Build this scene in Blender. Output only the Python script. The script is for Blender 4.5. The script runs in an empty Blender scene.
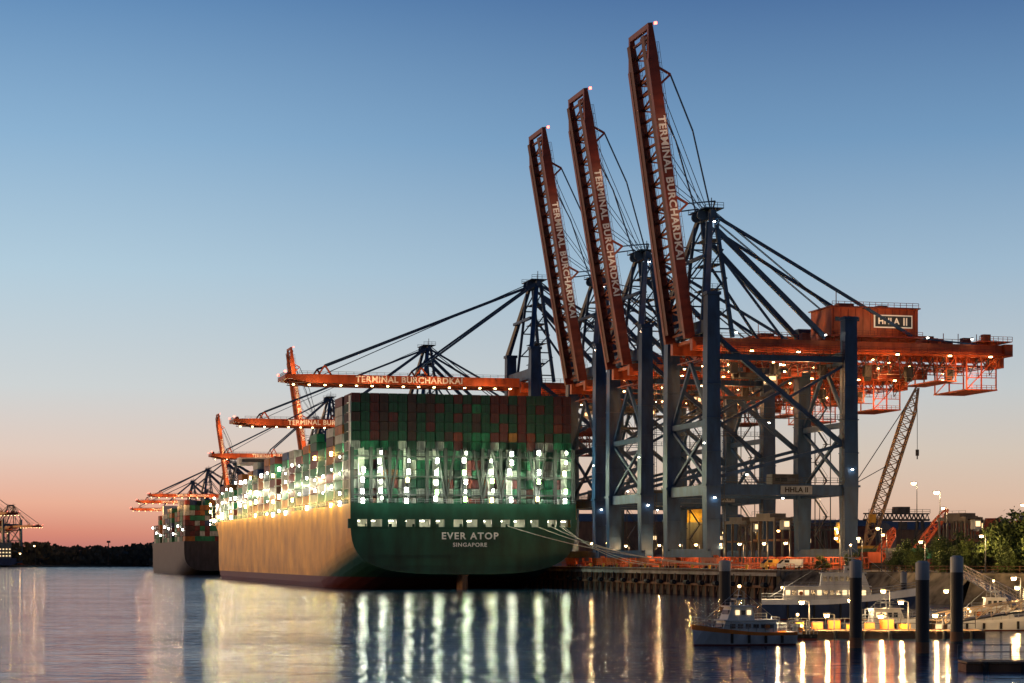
import bpy, math, random
from mathutils import Vector, Matrix
random.seed(7)
sc = bpy.context.scene
COL = sc.collection
TH = math.radians(14.5)
U = Vector((-math.sin(TH), math.cos(TH), 0)); V = Vector((math.cos(TH), math.sin(TH), 0))
QO = Vector((41.5, 500, 0))
def Q(s, t, z=0): return QO + U*s + V*t + Vector((0, 0, z))
def lin(c): return tuple(((x/255)/12.92 if x/255 <= .04045 else ((x/255+.055)/1.055)**2.4) for x in c)+(1,)

# ---------------------------------------------------------------- materials
MATS = {}
def mat(name, col, rough=.6, metal=0., var=.25, scale=.6, emis=None, es=0., spec=.4):
    if name in MATS: return MATS[name]
    m = bpy.data.materials.new(name); m.use_nodes = True
    nt = m.node_tree; b = nt.nodes['Principled BSDF']
    b.inputs['Roughness'].default_value = rough
    b.inputs['Metallic'].default_value = metal
    b.inputs['Specular IOR Level'].default_value = spec
    if emis:
        b.inputs['Base Color'].default_value = (*col, 1)
        b.inputs['Emission Color'].default_value = (*emis, 1)
        b.inputs['Emission Strength'].default_value = es
    else:
        tc = nt.nodes.new('ShaderNodeTexCoord'); n = nt.nodes.new('ShaderNodeTexNoise')
        mp = nt.nodes.new('ShaderNodeMapping'); mp.inputs['Scale'].default_value = (1, 1, .35)
        n.inputs['Scale'].default_value = scale; n.inputs['Detail'].default_value = 6
        r = nt.nodes.new('ShaderNodeValToRGB')
        lo = tuple(c*(1-var*1.3) for c in col); hi = tuple(min(1, c*(1+var)) for c in col)
        r.color_ramp.elements[0].position = .32; r.color_ramp.elements[1].position = .66
        r.color_ramp.elements[0].color = (*lo, 1); r.color_ramp.elements[1].color = (*hi, 1)
        nt.links.new(tc.outputs['Object'], mp.inputs['Vector']); nt.links.new(mp.outputs[0], n.inputs['Vector'])
        nt.links.new(n.outputs['Fac'], r.inputs['Fac']); nt.links.new(r.outputs['Color'], b.inputs['Base Color'])
    MATS[name] = m
    return m
blue = mat('crane_blue_paint', (.014, .052, .13), .5)
red = mat('crane_red_paint', (.38, .075, .022), .5)
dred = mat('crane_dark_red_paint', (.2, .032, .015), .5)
steel = mat('dark_steel', (.045, .05, .06), .5, .3)
white = mat('white_paint', (.75, .75, .72), .5, var=.1)
grey = mat('grey_paint', (.28, .3, .32), .5)
glass = mat('dark_glass', (.02, .03, .04), .1, spec=.8, var=.1)
concrete = mat('concrete', (.22, .2, .18), .85, scale=.3)
rust = mat('rusted_steel', (.14, .07, .04), .8)
black = mat('black_rubber', (.02, .02, .022), .8)
wood = mat('weathered_wood', (.2, .13, .075), .8, scale=2)
yellow = mat('yellow_paint', (.5, .28, .035), .5)
orangep = mat('orange_paint', (.6, .16, .02), .5)
navy = mat('navy_hull_paint', (.025, .045, .11), .35)
lettermat = mat('lettering_white', (.8, .8, .76), .6, var=.05)
e_white = mat('lamp_white', (1, 1, 1), emis=(1, .98, .84), es=32)
e_warm = mat('lamp_warm', (1, .8, .5), emis=(1, .6, .22), es=32)
e_win = mat('lit_window', (1, .8, .5), emis=(1, .7, .36), es=1.6)
e_red = mat('beacon_red', (1, .1, .1), emis=(1, .12, .08), es=8)
e_green = mat('lamp_green', (.4, 1, .5), emis=(.5, 1, .25), es=34)
e_yel = mat('lamp_yellow', (1, .8, .3), emis=(1, .76, .2), es=38)
e_sign = mat('lit_sign_white', (.9, .85, .75), emis=(1, .85, .6), es=.22)

# ---------------------------------------------------------------- mesh builder
class MB:
    def __init__(s): s.v = []; s.f = []; s.m = []
    def _add(s, vs, fs, mi):
        o = len(s.v); s.v += [tuple(x) for x in vs]
        s.f += [tuple(i+o for i in f) for f in fs]; s.m += [mi]*len(fs); return s
    BF = [(0, 3, 2, 1), (4, 5, 6, 7), (0, 1, 5, 4), (1, 2, 6, 5), (2, 3, 7, 6), (3, 0, 4, 7)]
    def box(s, c, d, mi=0, rz=0):
        x, y, z = (k/2 for k in d); ca, sa = math.cos(rz), math.sin(rz)
        vs = []
        for zz in (-z, z):
            for (a, b) in ((-x, -y), (x, -y), (x, y), (-x, y)):
                vs.append((c[0]+a*ca-b*sa, c[1]+a*sa+b*ca, c[2]+zz))
        return s._add(vs, MB.BF, mi)
    def beam(s, a, b, w, h=None, mi=0, w2=None, h2=None):
        h = h or w; w2 = w2 or w; h2 = h2 or h
        a = Vector(a); b = Vector(b); d = (b-a).normalized()
        up = Vector((0, 0, 1)) if abs(d.z) < .95 else Vector((1, 0, 0))
        if abs(d.z) >= .95:
            sx = Vector((0, 1, 0)); upv = sx.cross(d).normalized(); sd = d.cross(upv).normalized()
        else:
            sd = d.cross(up).normalized(); upv = sd.cross(d).normalized()
        vs = []
        for p, ww, hh in ((a, w, h), (b, w2, h2)):
            for i, j in ((-1, -1), (1, -1), (1, 1), (-1, 1)):
                vs.append(p+sd*(i*ww/2)+upv*(j*hh/2))
        return s._add(vs, MB.BF, mi)
    def cyl(s, a, b, r1, r2=None, n=8, mi=0):
        r2 = r1 if r2 is None else r2
        a = Vector(a); b = Vector(b); d = (b-a).normalized()
        t = Vector((1, 0, 0)) if abs(d.x) < .9 else Vector((0, 1, 0))
        e1 = d.cross(t).normalized(); e2 = d.cross(e1)
        vs = []
        for p, r in ((a, r1), (b, r2)):
            for i in range(n):
                an = 2*math.pi*i/n; vs.append(p+e1*(r*math.cos(an))+e2*(r*math.sin(an)))
        fs = [(i, (i+1) % n, n+(i+1) % n, n+i) for i in range(n)]+[tuple(range(n))[::-1], tuple(range(n, 2*n))]
        return s._add(vs, fs, mi)
    def prism(s, pts, z0, z1, mi=0):
        n = len(pts)
        vs = [(p[0], p[1], z0) for p in pts]+[(p[0], p[1], z1) for p in pts]
        fs = [(i, (i+1) % n, n+(i+1) % n, n+i) for i in range(n)]+[tuple(range(n))[::-1], tuple(range(n, 2*n))]
        return s._add(vs, fs, mi)
    def rail(s, pts, h=1.1, r=.06, mi=0, step=2.5):
        for a, b in zip(pts[:-1], pts[1:]):
            a = Vector(a); b = Vector(b); L = (b-a).length; n = max(1, int(L/step))
            for k in (h, h*.5): s.beam(a+Vector((0, 0, k)), b+Vector((0, 0, k)), r, r, mi)
            for i in range(n+1):
                p = a+(b-a)*(i/n); s.beam(p, p+Vector((0, 0, h)), r, r, mi)
        return s
    def mesh(s, name, mats):
        me = bpy.data.meshes.new(name); me.from_pydata(s.v, [], s.f)
        for m in mats: me.materials.append(m)
        me.polygons.foreach_set('material_index', s.m); me.update(); return me
def add(name, me, parent=None, loc=(0, 0, 0), rot=(0, 0, 0), scale=None, **props):
    o = bpy.data.objects.new(name, me); COL.objects.link(o)
    o.location = loc; o.rotation_euler = rot
    if scale: o.scale = scale
    if parent: o.parent = parent
    for k, v in props.items(): o[k] = v
    return o
def obj(name, mb, mats, parent=None, loc=(0, 0, 0), rot=(0, 0, 0), **p):
    return add(name, mb.mesh(name, mats), parent, loc, rot, **p)
def point(parent, loc, e, col, r=.5, name='lamp_or_fill_light'):
    l = bpy.data.lights.new(name, 'POINT'); l.energy = e; l.color = col; l.shadow_soft_size = r  # serves real lamp fittings and bare added fill lights alike
    return add(name, l, parent, loc)
def text_mesh(txt, size, ext=.04, align='CENTER', mats=None, space=1.05, bold=.03):
    c = bpy.data.curves.new('txt', 'FONT'); c.body = txt; c.size = size; c.extrude = ext
    c.align_x = align; c.align_y = 'CENTER'; c.space_character = space; c.resolution_u = 3; c.offset = size*bold
    o = bpy.data.objects.new('t', c); COL.objects.link(o)
    dg = bpy.context.evaluated_depsgraph_get(); dg.update()
    me = bpy.data.meshes.new_from_object(o.evaluated_get(dg)); bpy.data.objects.remove(o)
    me.materials.clear(); me.materials.append(mats or lettermat); me.name = 'lettering'; return me

# ---------------------------------------------------------------- world
w = bpy.data.worlds.new('World'); sc.world = w; w.use_nodes = True
nt = w.node_tree; nt.nodes.clear(); N = nt.nodes.new; L = nt.links.new
out = N('ShaderNodeOutputWorld'); bg = N('ShaderNodeBackground'); tc = N('ShaderNodeTexCoord')
sep = N('ShaderNodeSeparateXYZ'); L(tc.outputs['Generated'], sep.inputs[0])
mz = N('ShaderNodeMapRange'); mz.inputs['From Max'].default_value = .5; L(sep.outputs['Z'], mz.inputs['Value'])
def ramp(stops):
    r = N('ShaderNodeValToRGB'); cr = r.color_ramp
    while len(cr.elements) < len(stops): cr.elements.new(.5)
    for e, (p, c) in zip(cr.elements, stops): e.position = p; e.color = lin(c)
    L(mz.outputs[0], r.inputs['Fac']); return r
ra = ramp([(0, (180, 108, 110)), (.022, (218, 138, 118)), (.05, (236, 176, 150)), (.098, (228, 204, 190)), (.16, (208, 213, 214)), (.27, (180, 206, 222)), (.39, (142, 180, 212)), (.516, (100, 143, 188)), (1, (46, 76, 122))])
rb = ramp([(0, (174, 144, 130)), (.022, (208, 168, 144)), (.05, (222, 188, 164)), (.098, (214, 199, 184)), (.16, (196, 202, 204)), (.27, (160, 187, 208)), (.39, (116, 155, 192)), (.516, (79, 116, 163)), (1, (36, 60, 100))])
mx = N('ShaderNodeMapRange'); mx.inputs['From Min'].default_value = -.27; mx.inputs['From Max'].default_value = .12
mx.interpolation_type = 'SMOOTHSTEP'; L(sep.outputs['X'], mx.inputs['Value'])
mix = N('ShaderNodeMix'); mix.data_type = 'RGBA'; L(mx.outputs[0], mix.inputs['Factor']); L(ra.outputs[0], mix.inputs['A']); L(rb.outputs[0], mix.inputs['B'])
my = N('ShaderNodeMapRange'); my.inputs['From Min'].default_value = -.6; my.inputs['From Max'].default_value = .7
my.inputs['To Min'].default_value = .5; my.inputs['To Max'].default_value = 1; L(sep.outputs['Y'], my.inputs['Value'])
mul = N('ShaderNodeVectorMath'); mul.operation = 'SCALE'; L(mix.outputs['Result'], mul.inputs[0]); L(my.outputs[0], mul.inputs['Scale'])
sky = N('ShaderNodeTexSky'); sky.sky_type = 'NISHITA'; sky.sun_disc = False
sky.sun_elevation = math.radians(1.0); sky.sun_rotation = math.radians(-68)
bg2 = N('ShaderNodeBackground'); bg2.inputs['Strength'].default_value = .003; L(sky.outputs[0], bg2.inputs['Color'])
L(mul.outputs[0], bg.inputs['Color']); bg.inputs['Strength'].default_value = .98
ads = N('ShaderNodeAddShader'); L(bg.outputs[0], ads.inputs[0]); L(bg2.outputs[0], ads.inputs[1]); L(ads.outputs[0], out.inputs[0])
sl = bpy.data.lights.new('sun', 'SUN'); sl.energy = 1.25; sl.color = (1, .54, .18); sl.angle = math.radians(6)
so = add('sun', sl); d = Vector((1, -.3, -.035)); so.rotation_euler = d.to_track_quat('-Z', 'Y').to_euler()

# ---------------------------------------------------------------- camera
cam = bpy.data.cameras.new('camera'); co = add('camera', cam, loc=(0, 0, 9), rot=(math.radians(90), 0, 0))
cam.lens = 2085/1024*36; cam.sensor_width = 36; cam.shift_y = (557-341.5)/1024
cam.clip_end = 20000; cam.clip_start = 1; sc.camera = co
sc.view_settings.view_transform = 'Standard'

# ---------------------------------------------------------------- water / ground
wm = bpy.data.materials.new('harbour_water'); wm.use_nodes = True; n = wm.node_tree; b = n.nodes['Principled BSDF']
b.inputs['Base Color'].default_value = (.014, .05, .095, 1); b.inputs['Roughness'].default_value = .07; b.inputs['IOR'].default_value = 1.33
tc = n.nodes.new('ShaderNodeTexCoord')
def wnoise(scale, sx, det):
    mp = n.nodes.new('ShaderNodeMapping'); mp.inputs['Scale'].default_value = (sx, 1, 1); q = n.nodes.new('ShaderNodeTexNoise')
    q.inputs['Scale'].default_value = scale; q.inputs['Detail'].default_value = det; n.links.new(tc.outputs['Object'], mp.inputs[0]); n.links.new(mp.outputs[0], q.inputs[0]); return q.outputs['Fac']
def wm_(op, a, b_):
    q = n.nodes.new('ShaderNodeMath'); q.operation = op
    for i, x in enumerate((a, b_)):
        if isinstance(x, (int, float)): q.inputs[i].default_value = x
        else: n.links.new(x, q.inputs[i])
    return q.outputs[0]
bp = n.nodes.new('ShaderNodeBump'); bp.inputs['Strength'].default_value = 1; bp.inputs['Distance'].default_value = .46
mr = n.nodes.new('ShaderNodeMapRange'); mr.inputs['From Min'].default_value = .35; mr.inputs['From Max'].default_value = .65; mr.inputs['To Min'].default_value = .6; mr.inputs['To Max'].default_value = 1.2
n.links.new(wnoise(.03, .5, 3), mr.inputs[0])
hh = wm_('ADD', wnoise(.7, .12, 3), wm_('MULTIPLY', wnoise(.2, .2, 2), .6))
n.links.new(wm_('MULTIPLY', hh, mr.outputs[0]), bp.inputs['Height']); n.links.new(bp.outputs[0], b.inputs['Normal'])
wb = MB(); wb._add([(-5000, -300, 0), (5000, -300, 0), (5000, 7000, 0), (-5000, 7000, 0)], [(0, 1, 2, 3)], 0)
obj('water', wb, [wm], kind='structure')
gm = mat('ground_asphalt', (.06, .055, .05), .9, scale=.05)
gb = MB()
shore = [(58, 441), (74, 424), (88, 398), (112, 384), (330, 372), (2500, 600), (2500, 5000)]
e = Q(1750, 0); q0 = Q(-61, 0)
pts = [(q0.x, q0.y)]+shore+[(-200, 5000), (e.x, e.y)]
gb.prism(pts, -3, 6)
obj('ground', gb, [gm], kind='structure')
fb = MB(); fb.prism([(-5000, 1950), (-1500, 1900), (-800, 1960), (-440, 1900), (-250, 2150), (100, 2300), (100, 6900), (-5000, 6900)], -2, 1.2)
obj('far_bank', fb, [mat('far_bank_earth', (.03, .035, .025), .9)], kind='structure')
eb = MB(); pp = [(q0.x, q0.y)]+shore[:5]
for a, b2 in zip(pp[:-1], pp[1:]):
    dx, dy = b2[0]-a[0], b2[1]-a[1]; l = math.hypot(dx, dy); nx, ny = dy/l*7, -dx/l*7
    eb._add([(a[0]+nx, a[1]+ny, -1), (b2[0]+nx, b2[1]+ny, -1), (b2[0], b2[1], 5.9), (a[0], a[1], 5.9)], [(0, 1, 2, 3)], 0)
obj('embankment', eb, [mat('bank_stone', (.1, .085, .06), .9, var=.6, scale=.5)], kind='structure')
qb = MB()
qb.box((3, 450, 5.6), (8, 1022, 1.4), 0)
for i in range(60):
    qb.cyl((-.3, -58+i*5.2, -3), (-.3, -58+i*5.2, 4.9), .55, mi=1)
    qb.beam((-.9, -58+i*5.2, 4.8), (-.9, -55.4+i*5.2, 1), .25, mi=1)
qb.box((1.2, 450, 1.5), (.6, 1020, 7), 1)
qb.box((-.85, 450, 5.9), (.3, 1022, .5), 2); qb.box((-1.0, 450, 2.6), (.4, 1020, .5), 1)
obj('quay', qb, [concrete, rust, rust], loc=QO, rot=(0, 0, TH), kind='structure')
fm = MB(); fm.cyl((0, -1, 0), (0, 1, 0), .55, n=12); fm.cyl((0, -1.05, 0), (0, 1.05, 0), .25, n=8, mi=1); fm.beam((.5, 0, .4), (.6, 0, 2.2), .15, mi=1)
fme = fm.mesh('quay_fender', [black, steel])
for i in range(16):
    add('quay_fender', fme, loc=Q(-56+i*10, -1.75, 3), rot=(0, 0, TH), label='black cylindrical rubber fender hanging on the quay wall', category='fender', group='fenders along the quay wall')
bm = MB(); bm.cyl((0, 0, 0), (0, 0, .7), .3, n=10); bm.cyl((0, 0, .7), (0, 0, 1.0), .5, .35, n=10)
bme = bm.mesh('bollard', [yellow])
for i in range(12):
    add('bollard', bme, loc=Q(-52+i*12, .4, 6.3), label='yellow steel mooring bollard on the quay edge', category='bollard', group='bollards along the quay edge')

# ---------------------------------------------------------------- containers
CC = [(.01, .16, .07), (.01, .07, .038), (.12, .018, .017), (.2, .03, .015), (.02, .05, .14), (.36, .38, .34), (.32, .11, .02), (.06, .024, .02)]
CN = ['green', 'dark green', 'maroon', 'red', 'blue', 'light grey', 'orange', 'dark brown']
CM = [mat('container_'+n_.replace(' ', '_'), c, .55, var=.3, scale=.8) for n_, c in zip(CN, CC)]
WT = [26, 14, 15, 10, 7, 13, 9, 6]; WS = [3, 40, 32, 2, 0, 0, 0, 24]
def cont_mesh(k):
    m = MB(); W, Lc, H = 2.32, 12.1, 2.5
    m.box((0, 0, H/2), (W-.12, Lc-.1, H-.1))
    for x in (-1, 1):
        for y in (-1, 1):
            m.box((x*(W/2-.08), y*(Lc/2-.08), H/2), (.16, .16, H))
            for z in (.1, H-.1): m.box((x*(W/2-.09), y*(Lc/2-.09), z), (.2, .2, .2), 1)
    for z in (.09, H-.09):
        for x in (-1, 1): m.box((x*(W/2-.07), 0, z), (.13, Lc-.35, .16))
        for y in (-1, 1): m.box((0, y*(Lc/2-.07), z), (W-.35, .13, .16))
    for x in (-.75, -.3, .3, .75):
        m.beam((x, -Lc/2+.01, .1), (x, -Lc/2+.01, H-.1), .07, mi=1)
    m.box((0, -Lc/2+.04, H/2), (.1, .06, H-.3), 2)
    for i in range(24):
        y = -Lc/2+.5+i*.48
        for x in (-1, 1): m.box((x*(W/2-.05), y, H/2), (.06, .22, H-.35))
    return m.mesh('shipping_container', [CM[k], steel, black])
CMS = [cont_mesh(k) for k in range(8)]
def pick(): return random.choices(range(8), WT)[0]
def stuff_containers(items):
    m = MB()
    for (x, y, z, k, l) in items: m.box((x, y, z+1.25), (2.42, l, 2.46), k)
    return m

# ---------------------------------------------------------------- ship
HB = 31.9
SHIP = Vector((-13.9, 572.7, 0))+V*1.0
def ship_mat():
    m = bpy.data.materials.new('hull_side_painted_glow'); m.use_nodes = True; n = m.node_tree; b = n.nodes['Principled BSDF']
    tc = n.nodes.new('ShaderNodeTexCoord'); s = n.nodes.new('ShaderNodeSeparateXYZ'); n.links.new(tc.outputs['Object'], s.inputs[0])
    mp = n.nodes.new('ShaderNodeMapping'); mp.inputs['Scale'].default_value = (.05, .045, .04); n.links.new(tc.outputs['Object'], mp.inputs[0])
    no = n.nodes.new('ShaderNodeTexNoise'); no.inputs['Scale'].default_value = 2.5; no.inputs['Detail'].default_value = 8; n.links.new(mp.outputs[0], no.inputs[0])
    r = n.nodes.new('ShaderNodeValToRGB'); r.color_ramp.elements[0].color = (.55, .26, .03, 1); r.color_ramp.elements[1].color = (1, .54, .06, 1)  # orange lamp glow painted into the base colour of a green hull
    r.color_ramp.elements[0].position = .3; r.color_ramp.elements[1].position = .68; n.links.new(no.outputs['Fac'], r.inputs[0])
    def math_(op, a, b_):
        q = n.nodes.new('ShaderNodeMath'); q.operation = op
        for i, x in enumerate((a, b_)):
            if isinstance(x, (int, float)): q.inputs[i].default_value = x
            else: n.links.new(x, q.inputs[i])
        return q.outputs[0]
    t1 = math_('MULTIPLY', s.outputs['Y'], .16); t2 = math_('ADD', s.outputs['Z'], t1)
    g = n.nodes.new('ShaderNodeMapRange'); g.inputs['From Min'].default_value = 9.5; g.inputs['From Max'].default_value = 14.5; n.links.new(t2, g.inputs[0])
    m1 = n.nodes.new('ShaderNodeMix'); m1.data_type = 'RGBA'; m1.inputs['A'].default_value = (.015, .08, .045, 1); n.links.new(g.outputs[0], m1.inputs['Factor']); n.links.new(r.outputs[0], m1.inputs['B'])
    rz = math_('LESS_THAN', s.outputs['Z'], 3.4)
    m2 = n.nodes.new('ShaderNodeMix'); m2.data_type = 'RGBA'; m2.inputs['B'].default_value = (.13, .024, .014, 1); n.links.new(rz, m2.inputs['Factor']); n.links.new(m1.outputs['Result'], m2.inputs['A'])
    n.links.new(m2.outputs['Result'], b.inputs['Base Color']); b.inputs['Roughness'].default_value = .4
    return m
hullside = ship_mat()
green = mat('transom_green_paint', (.005, .06, .036), .45, var=.35, scale=.25)
dgreen = mat('deck_green_paint', (.01, .05, .035), .6)
def lerp(a, b, t): t = max(0, min(1, t)); return a+(b-a)*t
def hull(Ln, B, zd, zs=3.5, nz=16):
    ys = [0, 3, 8, 15, 25, 38, 55, 80]+[80+i*(Ln*.78-80)/6 for i in range(1, 7)]+[Ln*.78+Ln*.22*k for k in (.15, .3, .45, .6, .72, .83, .91, .97, 1)]
    m = MB(); rows = []
    for y in ys:
        tb = max(0, (y-Ln*.78)/(Ln*.22))
        Bd = B*max(.012, (1-tb**2.6))**.75 if tb > 0 else B
        Bw = B*max(.01, (1-min(1, tb*1.12)))**.85 if tb > 0 else B
        zb = lerp(zs, -6, (y-2)/55) if y > 2 else zs
        pw = lerp(4.6, 9, y/70); top = zd+ (3.5*max(0, tb-.2))
        row = []
        for i in range(nz+1):
            ze = (i/nz)**2.0; z = zb+(top-zb)*ze
            f = (1-(1-ze)**pw)**.3
            zz = max(0, min(1, z/zd)); bb = Bw+(Bd-Bw)*zz**1.3
            yy = y + (6*(zz)-6 if tb > .85 else 0)*(tb-.85)/.15 if tb > .85 else y
            row.append((bb*f, yy, z))
        rows.append(row)
    n = nz+1
    for sgn in (-1, 1):
        vs = [(sgn*p[0], p[1], p[2]) for r in rows for p in r]; fs = []
        for j in range(len(rows)-1):
            for i in range(nz):
                q = (j*n+i, (j+1)*n+i, (j+1)*n+i+1, j*n+i+1)
                fs.append(q if sgn > 0 else q[::-1])
        m._add(vs, fs, 0)
    for j in range(len(rows)-1):
        a, b = rows[j][-1], rows[j+1][-1]
        m._add([(-a[0], a[1], a[2]-1.3), (a[0], a[1], a[2]-1.3), (b[0], b[1], b[2]-1.3), (-b[0], b[1], b[2]-1.3)], [(0, 1, 2, 3)], 2)
    return m, rows
hm, rows = hull(400, HB, 23.6, 4.2)
ship = add('container_ship', None, loc=SHIP, rot=(0, 0, TH), label='huge green container ship moored at the quay, fully loaded', category='ship')
tr = rows[0]; zc = 16.9
prof = [p for p in tr if p[2] < zc]
def hbz(z):
    for a, b in zip(tr[:-1], tr[1:]):
        if a[2] <= z <= b[2]: return lerp(a[0], b[0], (z-a[2])/(b[2]-a[2]))
    return tr[-1][0]
tm = MB(); W2 = HB*2
poly = [(p[0], 0, p[2]) for p in prof]+[(hbz(zc), 0, zc)]
full = poly+[(-x, y, z) for x, y, z in poly[::-1] if x > 0]
tm._add(full, [tuple(range(len(full)))], 0)
tm.box((0, .4, 21.5), (W2-.3, .8, 4.4), 0)
tm.box((0, 3, 16.8), (W2-1, 6, .2), 1)
tm.box((0, 6, 18.4), (W2-1.5, .3, 3.2), 2)
for i in range(15):
    x = (-.5+i/14)*(W2-1.4)
    tm.box((x, .4, 18.1), ((2.6, 1.2, 1.7)[i % 3], .8, 2.6), 0)
for i in range(9): tm.cyl((-27+i*6.6, 2.4, 16.9), (-27+i*6.6, 2.4, 18.1), .5, .4, n=10, mi=1)
tm.box((0, .3, 17.0), (W2-.7, .6, .5), 0)
for z in (6.5, 9.5): tm.box((0, -.03, z), (2*hbz(z)-2, .05, .12), 1)
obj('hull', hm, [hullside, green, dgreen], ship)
obj('transom', tm, [green, dgreen, mat('gallery_wall_paint', (.3, .33, .28))], ship)
gme = MB().box((0, 0, 0), (1.2, .3, .2)).mesh('gallery_lamp', [mat('gallery_lamp', (1, 1, 1), emis=(1, .92, .7), es=16)])
for i in range(14):
    x = (-.5+(i+.5)/14)*(W2-1.4)
    add('gallery_lamp', gme, ship, (x+random.uniform(-.6, .6), 4.5, 18.9))
    if i % 2 == 0: point(ship, (x, 3.4, 18.4), 280, (1, .88, .65), .2)
rd = MB(); rd.box((0, 3.5, -1), (1.4, 7, 10)); rd.box((0, 3.5, 4.2), (2.6, 5, 1))
obj('rudder', rd, [rust], ship)
add('lettering', text_mesh('EVER ATOP', 2.6, .05, space=1.2, bold=.025), ship, (1.4, -.1, 14.7), (math.pi/2, 0, 0), (1.05, 1, 1))
add('lettering', text_mesh('SINGAPORE', 1.55, .05, space=1.15, bold=.02), ship, (1.4, -.1, 12.3), (math.pi/2, 0, 0), (1.05, 1, 1))
rb_ = MB(); rb_.rail([(-HB+.2, .3, 23.7), (HB-.2, .3, 23.7)], mi=0, step=2)
rb_.rail([(-HB+.2, 1, 23.6), (-HB+.2, 300, 23.6)], step=3); obj('railing', rb_, [grey], ship)
lb = MB()
for i in range(13):
    x = -31.2+i*5.2
    lb.box((x, 1.2, 30.7), (.9, 1.0, 16.4), 0)
for z in (26, 31, 36.5): lb.box((0, 1.2, z), (62.8, 1.1, .4), 0); lb.rail([(-31.2, .7, z), (31.2, .7, z)], 1.0, .08, 0, 2.6)
for i in (2, 5, 7, 8, 10):
    x = -31.2+i*5.2
    lb.beam((x, .6, 24), (x+2.5, .6, 38.5), .5); lb.beam((x, .6, 24), (x-2.5, .6, 38.5), .5)
obj('lashing_bridge', lb, [mat('lashing_steel', (.02, .024, .024), .7)], ship)
sb = MB(); sb.box((-31.5, 3, 38), (.3, 2, 30))
for i in range(11): sb.box((-31.8, 3, 25+i*2.6), (.9, 2.4, .12))
obj('stair_column', sb, [white], ship)
GR = 'containers stacked on the ship'
tiers = [12, 12, 9, 8, 9, 8, 8, 8, 8, 'F', 8, 8, 7, 8, 7, 7, 7, 'B', 6, 6, 6, 5, 5, 4]
items = []; PZ = 22.7
colk = [random.choices(range(8), WS)[0] for c in range(24)]
for bay, T in enumerate(tiers):
    y0 = 8.6+bay*14.9
    if isinstance(T, str): continue
    tb = max(0, (y0+6-312)/88); hb = HB*(1-tb**2.6)**.75 if tb > 0 else HB
    for c in range(24):
        x = -29.9+c*2.6
        if abs(x)+1.2 > hb+.3: continue
        tt = T
        if bay > 1: tt = T - (0 if (c//3+bay) % 3 else 1)
        for t in range(tt):
            k = pick(); z = PZ+t*2.6
            if bay == 0:
                k = colk[c] if random.random() < .7 else random.choices(range(8), WS)[0]
                if t < 7: k = random.choices(range(8), [42, 16, 10, 4, 0, 22, 4, 4])[0]
                if t == 7 and c in (11, 13, 14, 17, 19): k = random.choice((6, 0, 3))
                add('shipping_container', CMS[k], loc=SHIP+U*y0+V*x+Vector((0, 0, z)), rot=(0, 0, TH),
                    label=CN[k]+' steel shipping container stacked above the ship stern', category='container', group=GR)
            elif c in (0, 23) or t >= tt-2 or bay < 3 or c < 4:
                items.append((x, y0, z, k, 12.1))
obj('container_stacks', stuff_containers(items), CM, None, SHIP, (0, 0, TH), kind='stuff', label='coloured container stacks filling the deck forward of the stern', category='containers')
def lampmesh(em, s=1.):
    q = MB(); q.box((0, 0, 0), (.8*s, .3, 1.0*s), 1)
    for dz in (-.27, .27): q.box((0, -.18, dz*s), (.62*s, .1, .36*s), 0)
    return q.mesh('floodlight', [em, steel])
lampme = lampmesh(e_white, .9); lampbig = lampmesh(e_white, 1.4); lampg = lampmesh(e_green, 1.4); lampy = lampmesh(e_yel, 1.3); lampsm = lampmesh(e_white, .6)
tow = MB()
for dx in (-.75, .75): tow.box((dx, 0, 7.6), (.16, .5, 15.2))
for q in range(19): tow.box((0, 0, .4+q*.8), (1.5, .4, .1))
for q in range(6): tow.beam((-.7, 0, .5+q*2.5), (.7, 0, 3+q*2.5), .14)
tow.box((0, .3, 7.6), (1.5, .05, 15.2))
towme = tow.mesh('ladder_tower', [mat('pale_grey_paint', (.5, .52, .48), .5)])
lxs = [-28.6, -23.4, -16, -7.9, .1, 7.8, 13, 20.9, 28.7]
for i, x in enumerate(lxs):
    add('ladder_tower', towme, ship, (x, 1.9, 23.5))
    for j, z in enumerate((24.7, 27.1, 29.7, 32.4, 35.2, 37.6)):
        if random.random() < (.14 if j < 5 else .5): continue
        me_ = lampg if (i, j) in ((5, 2), (7, 2), (3, 1), (4, 3), (8, 1), (4, 0)) else lampy if (i, j) in ((5, 0), (8, 3), (7, 0), (2, 2), (6, 2)) else random.choice((lampbig, lampbig, lampme))
        add('floodlight', me_, ship, (x+random.uniform(-.4, .4), .35, z+random.uniform(-.4, .4)))
    point(ship, (x, -1.2, 26.5), 1100, (.95, 1, .8), .35)
    point(ship, (x+random.uniform(-.6, .6), -1.2, 31.5), 1700, (.88, 1, .66), .35)
    point(ship, (x, -1.4, 36.3), 900, (.85, 1, .6), .35)
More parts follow.
